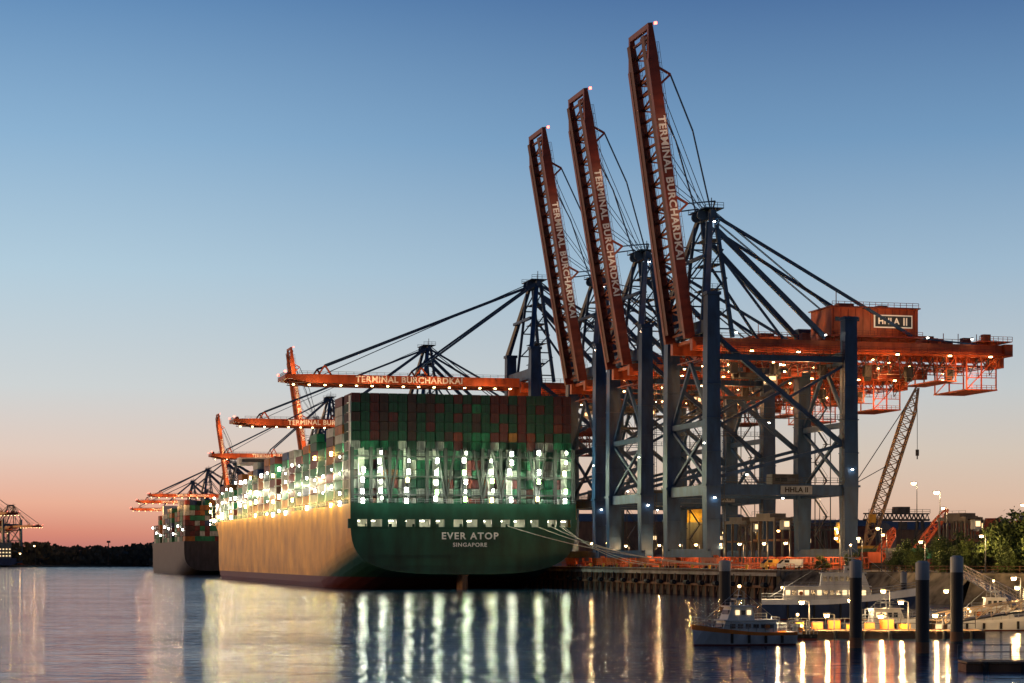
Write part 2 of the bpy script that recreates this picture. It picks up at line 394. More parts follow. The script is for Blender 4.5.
for bay in range(1, len(tiers)):
    yb = 8.6+bay*14.9-7.45; T = tiers[bay]; T = 9 if isinstance(T, str) else T
    h = min(T, 7)*2.62*.8; lb2 = MB()
    for c in range(0, 7): lb2.box((-31+c*2.6, yb, PZ+h/2), (.3, 1.1, h))
    for q in range(int(h/2.62)+1): lb2.box((-23, yb, PZ+q*2.62), (17, 1.2, .2))
    obj('lashing_bridge', lb2, [white], ship)
    for zz in (PZ+1.5, PZ+h*.35, PZ+h*.7, PZ+h):
        if random.random() < .62:
            add('floodlight', random.choice((lampme, lampbig, lampy, lampsm)), ship, (-31.9, yb+random.uniform(-1, .6), zz+random.uniform(-1.2, 1.2)), (0, 0, random.uniform(-.9, 0)))
    point(ship, (-33.0, yb, PZ+h*random.uniform(.4, .7)), 1100, (1, .95, .62), .25)
    point(ship, (-34.2, yb, 25.2), 1100, (1, .68, .2), .25)  # added warm fill for a glow along the hull's upper edge
    if bay < 12: point(ship, (-30.5, yb-1, PZ+h*.9+3), 450, (1, .95, .65), .25)
fu = MB(); y = 8.6+9*14.9
fu.box((-4, y, 35), (34, 9, 24), 0); fu.box((-4, y, 49.5), (12, 8, 5), 1); fu.box((-4, y-4.55, 44), (24, .1, 1), 2)
for zz in range(5): fu.rail([(-21, y-4.6, 26+zz*4), (13, y-4.6, 26+zz*4)], mi=0)
obj('funnel', fu, [white, dgreen, e_win], ship)
br = MB(); y = 8.6+17*14.9
br.box((0, y, 34), (38, 9, 22), 0); br.box((0, y, 46.5), (60, 8, 3), 0); br.box((0, y-4.1, 46.8), (58, .2, 1.2), 1); br.cyl((0, y, 48), (0, y, 54), .5, .2)
for zz in range(6): br.box((0, y-4.55, 26+zz*3.2), (34, .1, .7), 2)
obj('bridge', br, [white, glass, e_win], ship)

# second ship
S2 = Vector((-149, 1050, 0)); ship2 = add('container_ship', None, loc=S2, rot=(0, 0, TH), label='dark-hulled container ship berthed ahead along the same quay', category='ship')
h2, r2 = hull(240, 16, 17, 2)
fc = [(p[0], 0, p[2]) for p in r2[0]]; fc = fc+[(-x, y, z) for x, y, z in fc[::-1] if x > 0]
h2._add(fc, [tuple(range(len(fc)))], 0)
obj('hull', h2, [mat('dark_grey_hull_paint', (.055, .045, .045), .5), green, dgreen], ship2)
it2 = []
for bay in range(13):
    T = [8, 8, 7, 7, 0, 8, 7, 7, 6, 0, 6, 5, 4][bay]
    for c in range(12):
        x = -13.75+c*2.5
        for t in range(T-((c//2+bay) % 2)):
            if c < 2 or c > 9 or t > T-4 or bay == 0: it2.append((x, 12+bay*14.5, 17+t*2.62, pick(), 12.1))
obj('container_stacks', stuff_containers(it2), CM, None, S2, (0, 0, TH), kind='stuff', label='mixed container stacks aboard the farther ship', category='containers')
b3 = MB(); b3.box((0, 12+4*14.5, 28), (24, 9, 22), 0); b3.box((0, 12+9*14.5, 27), (28, 9, 22), 0)
for q in range(5): b3.box((0, 12+4*14.5-4.6, 21+q*3.5), (20, .1, .8), 1)
obj('bridge', b3, [white, e_win], ship2)
for i in range(8):
    add('floodlight', lampme, ship2, (-15.8, 8+i*26, 20+random.uniform(0, 9)), (0, 0, -.6), (1.3, 1.3, 1.3))
for i in range(5): point(ship2, (-18, 5+i*45, 36), 3200, (1, .5, .18), .3)
point(ship2, (0, -12, 30), 2500, (1, .6, .3), .3)

# ---------------------------------------------------------------- cranes (local: x landward, y along quay, z up from quay top)
G = 35; HW = 14.5; GG = 7.2; BK = 45
TPL = []
def T(name, mb, mats, loc=(0, 0, 0), rot=(0, 0, 0), tag='all'): TPL.append((name, mb.mesh(name, mats), loc, rot, tag))
for x, zt in ((0, 65), (G, 60)):
    for y in (-HW, HW):
        m = MB(); m.beam((x, y, 4.5), (x, y, 20), 2.9, 3.2, 0, 3.3, 3.7); m.beam((x, y, 20), (x, y, zt), 3.3, 3.7, 0, 3.0, 3.0)
        m.box((x, y, zt+.4), (3.6, 3.6, .8)); m.box((x, y, 20), (4.4, 4.0, .5))
        for zz in (12, 28, 36, 44): m.box((x, y, zz), (3.7, 3.85, .25))
        T('leg', m, [blue])
def bm_(name, a, b, w, h=None):
    m = MB(); m.beam(a, b, w, h); T(name, m, [blue])
for x in (0, G): bm_('sill_beam', (x, -HW-3, 3.9), (x, HW+3, 3.9), 2.2, 2.0)
for y in (-HW, HW):
    bm_('portal_beam', (1.8, y, 19), (G-1.8, y, 19), 2.0, 2.6)
    bm_('tie_beam', (1.5, y, 50.5), (G-1.5, y, 50.5), 1.2, 1.4)
    bm_('brace', (1.5, y, 55), (G-1.5, y, 30), 1.1)
    bm_('brace', (1.5, y, 22), (G-1.7, y, 30), .8)
    bm_('brace', (1.5, y, 34), (G/2, y, 42.5), .7)
    bm_('brace', (G-1.5, y, 49), (G*.55, y, 41), .6)
for x in (0, G):
    bm_('cross_beam', (x, -HW+1.7, 58 if x == 0 else 51), (x, HW-1.7, 58 if x == 0 else 51), 2.2, 3)
    bm_('cross_beam', (x, -HW+1.7, 19), (x, HW-1.7, 19), 1.8, 2.4)
    bm_('cross_beam', (x, -HW+1.7, 35), (x, HW-1.7, 35), 1.1, 1.3)
    for k in (-1, 1):
        bm_('brace', (x, k*(HW-1.7), 21), (x, -k*(HW-1.7), 34), .7)
        bm_('brace', (x, k*(HW-1.7), 36), (x, 0, 50), .8)
        m = MB(); m.box((x, k*HW, 2.4), (1.4, 10.5, .8), 0)
        m._add([(x-.6, k*HW-4, 2.8), (x+.6, k*HW-4, 2.8), (x+.6, k*HW+4, 2.8), (x-.6, k*HW+4, 2.8), (x-.5, k*HW-1.2, 4.6), (x+.5, k*HW-1.2, 4.6), (x+.5, k*HW+1.2, 4.6), (x-.5, k*HW+1.2, 4.6)], MB.BF, 0)
        for q in (-3, -1, 1, 3):
            m.box((x, k*HW+q*1.3, 1.6), (1.1, 2.1, 1.1), 0); m.cyl((x-.45, k*HW+q*1.3, .75), (x+.45, k*HW+q*1.3, .75), .6, n=12, mi=1)
        T('bogie', m, [red, steel])
for z, y in ((20.8, -HW), (20.8, HW), (36, -HW), (51.5, -HW), (51.5, HW)):
    m = MB(); m.box((G/2, y-1.7*(1 if y < 0 else -1), z), (G-4, 1.0, .12)); m.rail([(2, y-2.2*(1 if y < 0 else -1), z), (G-2, y-2.2*(1 if y < 0 else -1), z)], 1.1, .09, 0, 1.8); T('walkway', m, [steel])
m = MB(); m.box((G-7, HW-4, 22.2), (7, 4, 3.2)); m.box((G-7, HW-6.05, 22.4), (5.5, .1, .8), 1); T('electrical_room', m, [steel, glass])
m = MB(); m.cyl((G+2.3, -3, 9), (G+3.3, -3, 9), 2.6, n=24); m.cyl((G+2.0, -3, 9), (G+3.6, -3, 9), .6, n=12, mi=1); T('cable_reel', m, [yellow, steel])
# ladders and cables on the near frame
m = MB()
for x in (2.1, G-2.1):
    m.beam((x, -HW-1.3, 5), (x, -HW-1.3, 55), .12); m.beam((x+.6, -HW-1.3, 5), (x+.6, -HW-1.3, 55), .12)
    for q in range(50): m.beam((x, -HW-1.3, 5.5+q), (x+.6, -HW-1.3, 5.5+q), .07)
T('ladder', m, [steel])
GE = G+BK
m = MB()
for y in (-GG, GG):
    m.beam((-2.5, y, 54.2), (GE-1, y, 54.2), 1.7, 3.1)
    sg = -1 if y < 0 else 1
    m.box((GE/2, y+sg*2.0, 53.2), (GE+2, 1.2, .12), 1); m.rail([(-2, y+sg*2.5, 53.3), (GE-2, y+sg*2.5, 53.3)], 1.1, .1, 1, 2.2)
    m.rail([(-2, y, 55.8), (GE-2, y, 55.8)], 1.2, .1, 1, 2.4)
    m.beam((0, y, 50.4), (GE-4, y, 50.4), .5, .5, 1)
    for i in range(26): m.beam((i*3, y, 50.5), (i*3+1.5, y, 52.8), .3, mi=1); m.beam((i*3+1.5, y, 52.8), (i*3+3, y, 50.5), .3, mi=1)
for i in range(40): m.beam((-1+i*2, -GG, 50.4), (-1+i*2, GG, 50.4), .22, .25, 1)
m.box((GE/2-2, 2.5, 49.9), (GE-8, 1.4, .12), 1); m.rail([(2, 1.7, 49.9), (GE-6, 1.7, 49.9)], 1.1, .09, 1, 2); m.rail([(2, 3.3, 49.9), (GE-6, 3.3, 49.9)], 1.1, .09, 1, 2)
m.box((GE/2+8, -3.5, 48.4), (GE-34, 1.2, .12), 1); m.rail([(24, -4.1, 48.4), (GE-10, -4.1, 48.4)], 1.1, .1, 1, 1.8)
for i in range(14): m.beam((24+i*3.4, -4.1, 48.4), (24+i*3.4, -4.1, 51), .16, mi=1)
for i in range(21):
    x = -1+i*3.8; m.beam((x, -GG+.9, 55.2), (x, GG-.9, 55.2), .7, .8)
    if i < 20: k = 1 if i % 2 else -1; m.beam((x, (-GG+.9)*k, 55.2), (x+3.8, (GG-.9)*k, 55.2), .35)
for i in range(26):
    x = i*3; q = 48.2-1.6*random.random(); m.beam((x, -GG-1.2, 52.3), (x+.4, -GG-1.2, q), .18, mi=2); m.beam((x+.4, -GG-1.2, q), (x+3, -GG-1.2, 52.2), .16, mi=2)
for x in (6, 17, 29, 41, 52, 63): m.box((x, GG-2.5, 49.0), (2.8, 2, 2.2), 1); m.box((x+3, -GG+2, 48.8), (1.8, 1.6, 2.6), 2); m.box((x+5, -1, 47.6), (1.4, 1.4, 1.6), 2); m.beam((x+5, -1, 48.4), (x+5, -1, 50.4), .2, mi=2)
for x, hgt in ((62, 1.6), (66, 1.0), (71, 1.9), (33, 1.6), (28, 2.0)): m.box((x, -GG+3, 55.8+hgt/2), (2.2, 2, hgt), 1); m.beam((x+1.5, -GG, 55.8), (x+1.5, -GG, 58.4), .15, mi=1)
T('girder', m, [red, dred, steel])
m = MB()
for x0, x1, zb in ((G+26, G+31, 46.5), (G+34, G+42, 44.5)):
    for y in (-GG-1.6, GG+1.6):
        for x in (x0, x1, (x0+x1)/2): m.beam((x, y, zb), (x, y, 52.6), .3)
        m.beam((x0, y, zb), (x1, y, 52.5), .22); m.beam((x0, y, zb+3), (x1, y, zb+3), .2)
    m.box(((x0+x1)/2, 0, zb), (x1-x0+.6, 2*GG+3.6, .3)); m.rail([(x0, -GG-1.8, zb), (x1, -GG-1.8, zb)], 1.1, .1, 0, 1.2); m.rail([(x0, -GG-1.8, zb+3), (x1, -GG-1.8, zb+3)], 1.1, .08, 0, 1.2)
m.box((GE+.3, 0, 54.4), (2.2, 2*GG+4, 3), 0); m.box((GE-3.5, 0, 56.5), (9, 2*GG+5, .2)); m.rail([(GE-8, -GG-2.5, 56.6), (GE+1, -GG-2.5, 56.6)], 1.1, .1, 0, 1.2)
m.box((GE-5, -GG, 57.5), (2, 1.6, 1.8)); m.box((GE-12, GG-1, 57.2), (3, 2, 2.4)); m.box((GE-20, 0, 57), (5, 8, 2)); m.box((GE+1.2, 0, 52), (1, 8, 3))
T('maintenance_platform', m, [red])
m = MB(); m.box((G+10.5, 0, 60.8), (23, 13, 6.8)); m.box((G+10.5, 0, 64.35), (24, 14, .3), 1); m.box((G+10.5, 0, 57.1), (24.5, 16, .45), 1)
m.rail([(G-1.6, -7.9, 57.3), (G+22.6, -7.9, 57.3)], 1.1, .1, 1, 1.6); m.rail([(G-1, -6.9, 64.5), (G+22, -6.9, 64.5)], 1.1, .1, 1, 1.6)
for i in range(12): m.box((G-.5+i*1.95, -6.55, 60.8), (.14, .12, 6.4), 1)
m.box((G+6, 2, 65.3), (4, 3, 1.6), 1); m.box((G+15, 0, 65), (2.5, 2.5, 1.2), 1); m.cyl((G+3, 0, 64.4), (G+3, 0, 69), .12)
for i in range(3): m.box((G+.5+i*2.6, -6.6, 61.3), (1.2, .14, 1.0), 2)
T('machinery_house', m, [red, dred, glass])
m = MB(); m.box((G+15.2, -6.75, 61), (10.2, .3, 3.2), 0); m.box((G+15.2, -6.93, 61), (9.6, .06, 2.6), 1)
T('sign', m, [e_sign, mat('sign_panel_dark', (.04, .05, .06))])
TPL.append(('sign_lettering', text_mesh('HHLA', 2.1, .03, mats=e_sign), (G+13.9, -7.0, 61), (math.pi/2, 0, 0), 'all'))
for q in (18.0, 18.7):
    m = MB(); m.box((G+q, -7.0, 61), (.34, .08, 1.9)); T('sign_emblem', m, [e_sign])
m = MB(); m.box((G-14, -HW-1.25, 19), (8, .25, 2.0)); T('sign', m, [grey]); TPL.append(('sign_lettering', text_mesh('HHLA II', 1.7, .03, mats=black), (G-14, -HW-1.42, 19), (math.pi/2, 0, 0), 'all'))
m = MB(); AP = 86
for sg in (-1, 1):
    m.beam((-1, sg*HW, 65), (3.5, sg*4.5, AP), 1.3, 1.3, 0, .9, .9)
    m.beam((8, sg*GG, 56), (4.5, sg*4.5, AP), .9)
    m.beam((0, sg*GG, 56), (2.6, sg*4.6, AP-2), .7)
    for k in range(4):
        z0 = 58+k*6.9; x0 = 8-k*.8
        m.beam((1+k*.4, sg*(GG-k*.5), z0), (x0-.4, sg*(GG-k*.5), z0+5.5), .35); m.beam((.2+k*.5, sg*(GG-k*.5), z0), (x0, sg*(GG-k*.5), z0), .35)
m.beam((3.8, -5.5, AP), (3.8, 5.5, AP), 1.4, 1.8); m.box((3.8, 0, AP+1.3), (5, 12, .2)); m.rail([(1.4, -6, AP+1.4), (6.2, -6, AP+1.4)], 1.2, .1, 0, 1.2); m.rail([(1.4, 6, AP+1.4), (6.2, 6, AP+1.4)], 1.2, .1, 0, 1.2)
m.beam((0, -10, 75), (0, 10, 75), .8); m.cyl((3.8, -4, AP+1), (3.8, -4, AP+4), .12)
for zz in (62, 68, 74, 80): m.box((4.5, 0, zz), (4.2, 9, .15)); m.rail([(2.4, -4.6, zz), (6.6, -4.6, zz)], 1.1, .09, 0, 1.1)
for k in (-2, 2): m.cyl((2, k-.3, AP), (2, k+.3, AP), 1.2, n=14)
T('a_frame', m, [blue])
m = MB()
for sg in (-1, 1):
    m.beam((4.5, sg*4.8, AP-.5), (G+20, sg*GG, 57.5), .7); m.beam((5, sg*4.8, AP-4), (G-3, sg*GG, 56.5), 1.15)
    m.beam((G+20, sg*GG, 57.2), (G+42, sg*GG, 55.5), .35)
    m.beam((5, sg*4.8, AP-9), (G-14, sg*GG, 56), .55)
T('backstay', m, [blue])
m = MB()
for sg in (-1, 1):
    for k in (0, .7): m.beam((5, sg*(2+k), AP+1), (G, sg*(2+k), 64.5), .16)
T('hoist_rope', m, [steel])
m = MB()
for k in range(11):
    z0 = 4+k*4.6; xa, xb = (G+2.4, G+5.6) if k % 2 else (G+5.6, G+2.4)
    m.beam((xa, HW-2.5, z0), (xb, HW-2.5, z0+4.6), .9, .15); m.box((xb, HW-2.5, z0+4.6), (1.3, 2, .12)); m.beam((xa, HW-3.0, z0+1.1), (xb, HW-3.0, z0+5.7), .07)
m.beam((G+2, HW-3.5, 3), (G+2, HW-3.5, 54), .2); m.beam((G+6.2, HW-3.5, 3), (G+6.2, HW-3.5, 54), .2)
T('stairway', m, [steel])
m = MB(); m.box((14, 0, 51.8), (7, 2*GG-1.2, 1.2)); m.box((14, 0, 47.4), (5, 6, 1.2), 1)
for sx in (-2, 2):
    for sy in (-1, 1): m.beam((14+sx, sy*1.5, 51.3), (14+sx, sy*1.5, 42.5), .1, mi=1)
m.box((14, 0, 42), (12.2, 2.2, .7), 2); T('trolley', m, [red, steel, steel])
m = MB(); m.box((19.5, -3, 46.4), (2.6, 2.4, 2.6)); m.box((18.15, -3, 46.4), (.1, 2.0, 1.8), 1); m.box((19.5, -4.25, 46.6), (1.6, .1, .9), 1); m.beam((19.5, -3, 47.6), (19.5, -3, 51.6), .5)
T('operator_cabin', m, [grey, e_win])
fl = MB(); fl.box((0, 0, .3), (.7, .7, .35), 1); fl.box((0, 0, 0), (.62, .62, .25), 0)
flme = fl.mesh('floodlight', [e_warm, steel])
fl2 = MB(); fl2.box((0, 0, .25), (.45, .45, .3), 1); fl2.box((0, 0, 0), (.38, .38, .25), 0)
fl2me = fl2.mesh('floodlight', [e_white, steel])
fl3 = MB(); fl3.box((0, 0, .25), (.5, .5, .3), 1); fl3.box((0, 0, 0), (.42, .42, .3), 0)
fl3me = fl3.mesh('floodlight', [e_warm, steel])
for x in (3, 12, 24, 38, 50, 64, 75): TPL.append(('floodlight', flme, (x, -GG-2.6, 52.6), (0, 0, 0), 'near'))
for i in range(26): TPL.append(('floodlight', fl3me, (1+i*2.9, random.choice((-GG-.4, GG+.5, 0, 2.5, -4)), 48.6+random.uniform(-.8, 3)), (0, 0, 0), 'near'))
for x in (8, 31, 58, 70): TPL.append(('floodlight', fl2me, (x, -GG-2.6, 56.9), (0, 0, 0), 'near'))
for x, y, z in ((-1.8, -HW, 30), (G, -HW-2.2, 24), (0, -HW-2.2, 17), (G/2, -HW-1.3, 17), (4, -5.5, AP-2), (G/2, -HW, 49), (8, -HW-2.3, 22.5), (26, HW, 37)): TPL.append(('floodlight', fl2me, (x, y, z), (0, 0, 0), 'near'))
BL = 75
m = MB()
for sg in (-1, 1):
    m.beam((0, sg*GG, 0), (-BL+8, sg*GG, 0), 1.5, 2.6); m.beam((-BL+8, sg*GG, .1), (-BL, sg*GG, .5), 1.5, 2.5, 0, 1.1, 1.1)
    m.box((-BL/2, sg*(GG-1.8), -1.1), (BL-4, 2.3, .12), 1); m.rail([(-BL+2, sg*(GG-2.9), -1.1), (-2, sg*(GG-2.9), -1.1)], 1.1, .09, 1, 1.5)
    m.rail([(-BL+4, sg*GG, 1.3), (-2, sg*GG, 1.3)], .9, .08, 1, 2.4)
    for q in (-30, -61): m.beam((q, sg*GG, 1.2), (q-2, sg*GG, 4), .5); m.beam((q-4, sg*GG, 1.2), (q-2, sg*GG, 4), .5)
    for q in range(9): m.box((-6-q*8, sg*(GG-.9), .3), (.8, .5, .8), 1)
for i in range(24):
    x = -1.5-i*3.1; m.beam((x, -GG+.65, .6), (x, GG-.65, .6), .55, .55)
    if i < 23:
        k = 1 if i % 2 else -1; m.beam((x, (-GG+.7)*k, .7), (x-3.1, (GG-.7)*k, .7), .34)
m.beam((-BL, -GG-.5, .5), (-BL, GG+.5, .5), 1.2, 1.1); m.cyl((-BL+1.5, -2, 1.6), (-BL+1.5, 2, 1.6), .8, n=12); m.rail([(-BL-.6, -GG, .9), (-BL-.6, GG, .9)], 1.0, .09, 1, 1.5)
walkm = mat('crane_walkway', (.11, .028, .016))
boomme = m.mesh('boom', [mat('boom_red_paint', (.19, .032, .015), .5), walkm]); boomme_lit = m.mesh('boom', [red, walkm])  # lit copy: brighter red in the paint stands for floodlit booms
bt = text_mesh('TERMINAL BURCHARDKAI', 2.5, .03, space=1.1, bold=.03)
tipl = MB(); tipl.box((0, 0, 0), (.6, .6, .6)); tiplm = tipl.mesh('beacon', [e_red])
def stays(ang, raised, sx=1.):
    m = MB(); a = math.radians(ang)
    def bp_(x, y, z):
        x *= sx; return Vector((-3+x*math.cos(a)+z*math.sin(a), y, 55.5-x*math.sin(a)+z*math.cos(a)))
    for sg in (-1, 1):
        if raised:
            p = Vector((3.5, sg*4.8, AP)); q1 = bp_(-32, sg*GG, 4); q2 = bp_(-63, sg*GG, 4)
            mid = (p+q1)/2+Vector((4, 0, 2)); m.beam(p, mid, .3); m.beam(mid, q1, .3)
            mid = p.lerp(q2, .6)+Vector((1.5, 0, 0)); m.beam(p, mid, .3); m.beam(mid, q2, .3)
            for q in (-40, -50, -70): m.beam((3.8, sg*1.5, AP+1), bp_(q, sg*1.5, 1), .14)
            for q in (-12, -22): m.beam((3.8, sg*4, AP-10), bp_(q, sg*GG, 1), .2)
        else:
            m.beam((3, sg*4.8, AP), bp_(-32, sg*GG, 4), .6); m.beam((3, sg*4.8, AP), bp_(-63, sg*GG, 4), .6)
            m.beam((3, sg*2, AP+1), bp_(-62, sg*2, 2), .2)
    return m.mesh('forestay', [blue])
ST = {}
def crane(loc, rz, ang, sc_=1., near=False, lab='', lights=0, txt=True, sx=1.):
    e = add('container_crane', None, loc=loc, rot=(0, 0, rz), scale=(sc_,)*3, label=lab, category='crane', group='container cranes along the terminal quay')
    for (n_, me, l, r, tag) in TPL:
        if tag == 'near' and not near: continue
        add(n_, me, e, l, r)
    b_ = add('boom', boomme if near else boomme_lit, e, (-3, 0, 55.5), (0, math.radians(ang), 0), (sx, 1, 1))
    if txt: add('boom_lettering', bt, b_, ((-36 if sx > .9 else -30), -GG-.82, 0), (math.pi/2, 0, 0), (1.08, 1, 1))
    add('beacon', tiplm, b_, (-BL-.5, -GG, 2)); add('beacon', tiplm, b_, (-BL-.5, GG, 2))
    if not ang:
        for x in range(-73, -2, 5 if lights == 3 else 8): add('floodlight', flme, b_, (x, -GG-.4, -1.9), (0, 0, 0), (.95, .95, .95) if lights == 3 else (.7, .7, .7))
        for x in (-66, -48, -30, -12): point(b_, (x, -GG-6, -3), 2400, (1, .5, .2), .3)
    elif not near:
        for x in (-62, -38, -14): point(b_, (x, -GG-8, -3), 5000, (1, .5, .2), .4)  # bare lights added to turn the far raised booms orange-red
    key = (ang, sx)
    if key not in ST: ST[key] = stays(ang, ang > 0, sx)
    add('forestay', ST[key], e)
    if near:
        for x in (-8, -30, -52): point(b_, (x, -GG-7, 3), 900, (1, .6, .35), .3)  # added fill along the raised boom, no fittings there
        point(e, (G+11, -16, 61), 1600, (1, .55, .25), .3)
    for i in range(lights):
        point(e, (2+i*22, -GG-6, 47.5), 3400*sc_*sc_, (1, .4, .12), .3)
        if near: point(e, (8+i*22, 0, 46.5), 1700, (1, .45, .14), .3)
    if lights:
        point(e, (G/2, 0, 12), 1100, (1, .55, .22), .3)
    return e
L1 = 'blue and red container crane with its boom raised upright'
L2 = 'blue and red container crane with boom lowered over ship'
crane(Q(7, 4, 6), TH, 82, near=True, lab='blue and red container crane with lit machinery house, boom raised', lights=4)
crane(Q(56.5, 4, 6), TH, 80.6, sc_=.965, near=True, lab=L1, lights=4)
crane(Q(97.5, 4, 6), TH, 80.4, sc_=.95, near=True, lab=L1, lights=4)
crane(Q(168, 4, 6), TH, 0, sc_=1.04, lab=L2, lights=3, sx=.94)
crane(Q(330, 4, 6), TH, 0, sc_=.985, lab=L2, lights=3, sx=.94)
crane(Q(560, 4, 6), TH, 0, sc_=.95, lab=L2, lights=2, sx=.74)
crane(Q(598, 4, 6), TH, 82, sc_=.85, lab=L1, lights=2)
crane(Q(935, 4, 6), TH, 82, sc_=.76, lab=L1, lights=2)
crane(Q(985, 4, 6), TH, 0, sc_=.82, lab=L2, lights=2, sx=.8)
crane(Q(1110, 4, 6), TH, 0, sc_=.8, lab=L2, lights=2, sx=.8)
crane(Q(1220, 4, 6), TH, 0, sc_=.74, lab=L2, lights=2, sx=.8)
for (x, y, k) in ((-492, 1925, .85), (-476, 1985, .66)):
    crane((x, y, 1.2), math.pi-.8, 0, sc_=k, lab='distant red container crane on the opposite bank', lights=2, txt=False, sx=.9)

# ---------------------------------------------------------------- mooring lines
def rope(a, b, sag, name='mooring_line', r=.09):
    m = MB(); a = Vector(a); b = Vector(b); P = [a+(b-a)*(i/14)-Vector((0, 0, sag*4*(i/14)*(1-i/14))) for i in range(15)]
    for p, q in zip(P[:-1], P[1:]): m.cyl(p, q, r, n=5)
    return obj(name, m, [mat('rope', (.4, .36, .3), .9)], label='pale mooring rope running from the ship stern to a quay bollard', category='rope', group='mooring lines at the ship stern')
def SL(x, y, z): return SHIP+U*y+V*x+Vector((0, 0, z))
for x, s in ((20, -28), (24, -16), (12, -40), (27, 20), (28, 32)):
    rope(SL(x, -.2, 17.6), Q(s, .4, 7.1), 2.2)

# ---------------------------------------------------------------- quay things
for i in range(12):
    k = pick(); s = -40+(i//2)*14.5
    add('shipping_container', CMS[k], loc=Q(s, 50, 6.02+(i % 2)*2.6), rot=(0, 0, TH), label=CN[k]+' shipping container standing on the quay apron', category='container', group='containers on the quay')
m = MB()
for x in (-1.2, 1.2):
    for y in (-3, -1, 1, 3): m.beam((x, y, 0), (x, y, 2.6), .2)
    for z in (.15, 1.3, 2.6): m.beam((x, -3, z), (x, 3, z), .18)
for y in (-3, 3):
    for z in (.15, 1.3, 2.6): m.beam((-1.2, y, z), (1.2, y, z), .18)
m.box((0, 0, .2), (2.4, 6, .15)); m.box((0, -1.5, .9), (1.8, 2.2, 1.2), 1); m.box((.1, 1.4, .7), (1.6, 1.8, .8), 1)
cage = m.mesh('lashing_cage', [mat('cage_red_paint', (.5, .09, .03)), mat('cage_load', (.3, .09, .04))])
for i in range(44):
    add('lashing_cage', cage, loc=Q(-57+i*4.1+random.uniform(-1, 1), random.choice((8, 12, 16, 24)), 6.32), rot=(0, 0, TH+random.choice((0, 1.57, 1.57))+random.uniform(-.1, .1)),
        label='open red steel lashing cage standing on the quay', category='cage', group='red lashing cages along the quay')
sc_me = {}
def carrier(loc, rz):
    e = add('straddle_carrier', None, loc=loc, rot=(0, 0, rz), label='tall dark straddle carrier parked behind the cranes', category='straddle carrier', group='straddle carriers on the terminal')
    if not sc_me:
        m = MB()
        for x in (-2.2, 2.2):
            for y in (-5, -1.8, 1.8, 5): m.beam((x, y, 1.2), (x, y, 12), .4)
            m.beam((x, -5.5, 1.6), (x, 5.5, 1.6), .7, .9); m.beam((x, -5.5, 12), (x, 5.5, 12), .6, .8)
        for y in (-5, 5): m.beam((-2.2, y, 12.2), (2.2, y, 12.2), .5)
        m.box((0, 0, 12.8), (4.6, 6, 1.2)); m.rail([(-2.2, -5, 12.8), (-2.2, 5, 12.8)])
        sc_me['frame'] = m.mesh('frame', [mat('carrier_grey_paint', (.06, .05, .05))])
        m = MB()
        for x in (-2.2, 2.2):
            for y in (-4.5, -1.6, 1.6, 4.5): m.cyl((x-.3, y, .75), (x+.3, y, .75), .75, n=14)
        sc_me['wheels'] = m.mesh('wheel_set', [black])
        m = MB(); m.box((0, -6, 10.6), (1.8, 1.6, 2.2)); m.box((0, -6.85, 10.8), (1.3, .08, 1.2), 1); sc_me['cab'] = m.mesh('cab', [grey, e_win])
        m = MB(); m.box((0, 0, 7), (2.4, 12, .5)); m.beam((-1, 3, 7), (-1, 3, 12), .12); m.beam((1, -3, 7), (1, -3, 12), .12); sc_me['sp'] = m.mesh('spreader', [rust])
    for k, n_ in (('frame', 'frame'), ('wheels', 'wheel_set'), ('cab', 'cab'), ('sp', 'spreader')): add(n_, sc_me[k], e)
for s, t in ((-20, 62), (40, 30), (10, 78), (120, 60), (-5, 20)): carrier(Q(s, t, 6.02), TH+random.choice((0, .2)))

def street_lamp(loc, h, en=1500, col=(1, .6, .25), em=e_warm, size=.6, lab='tall lit floodlight mast on the terminal', cat='lamp'):
    e = add('street_lamp', None, loc=loc, label=lab, category=cat, group='lit lamps around the harbour')
    m = MB(); m.cyl((0, 0, 0), (0, 0, h), .022*h**.7+.06, .06, n=8); m.beam((0, 0, h), (-.8, -.3, h+.2), .1); obj('pole', m, [steel], e)
    m = MB(); m.box((-.9, -.4, h+.18), (size*1.4, size, .2), 1); m.cyl((-.9, -.4, h-.1-.3*size), (-.9, -.4, h+.08), size*.45, size*.6, n=10, mi=0); obj('lamp_head', m, [em, steel], e)
    if en: point(e, (-.9, -1.2, h-.9), en, col, .2)
for s, t, h in ((-30, 52, 18), (20, 70, 22), (60, 60, 20), (110, 66, 22), (-45, 95, 20), (-10, 120, 24), (60, 150, 22), (-55, 130, 16), (30, 190, 24), (150, 200, 26)):
    street_lamp(Q(s, t, 6.02), h, 3500, size=1.1)
for s, t, h in ((-50, 6.5, 6), (-36, 7, 6), (-22, 6.5, 6), (-8, 7, 6), (8, 6.5, 6), (22, 7, 6), (36, 6.5, 6), (48, 7, 6), (66, 7, 6), (84, 7, 7), (5, 42, 10), (48, 44, 10), (90, 44, 10), (-40, 34, 8), (105, 9, 7), (-58, 20, 7), (-56, 40, 7)):  # low posts near the quay edge are added to brighten the cages
    street_lamp(Q(s, t, 6.02), h, 1900, size=.6, lab='lit lamp post on the quay, low ones added to light cages')
for x, y, h in ((90.5, 398.5, 7), (100, 392.5, 6), (109, 387.5, 6), (78, 440, 9), (118, 440, 13), (70, 445, 7), (98, 470, 14), (128, 520, 16), (82, 414, 6)):  # the ones just in front of the trees are added to light them
    street_lamp((x, y, 6.02), h, 3000 if h < 8 else 2200, lab='lit street lamp on the harbour embankment, nearest added to light trees', size=.6)
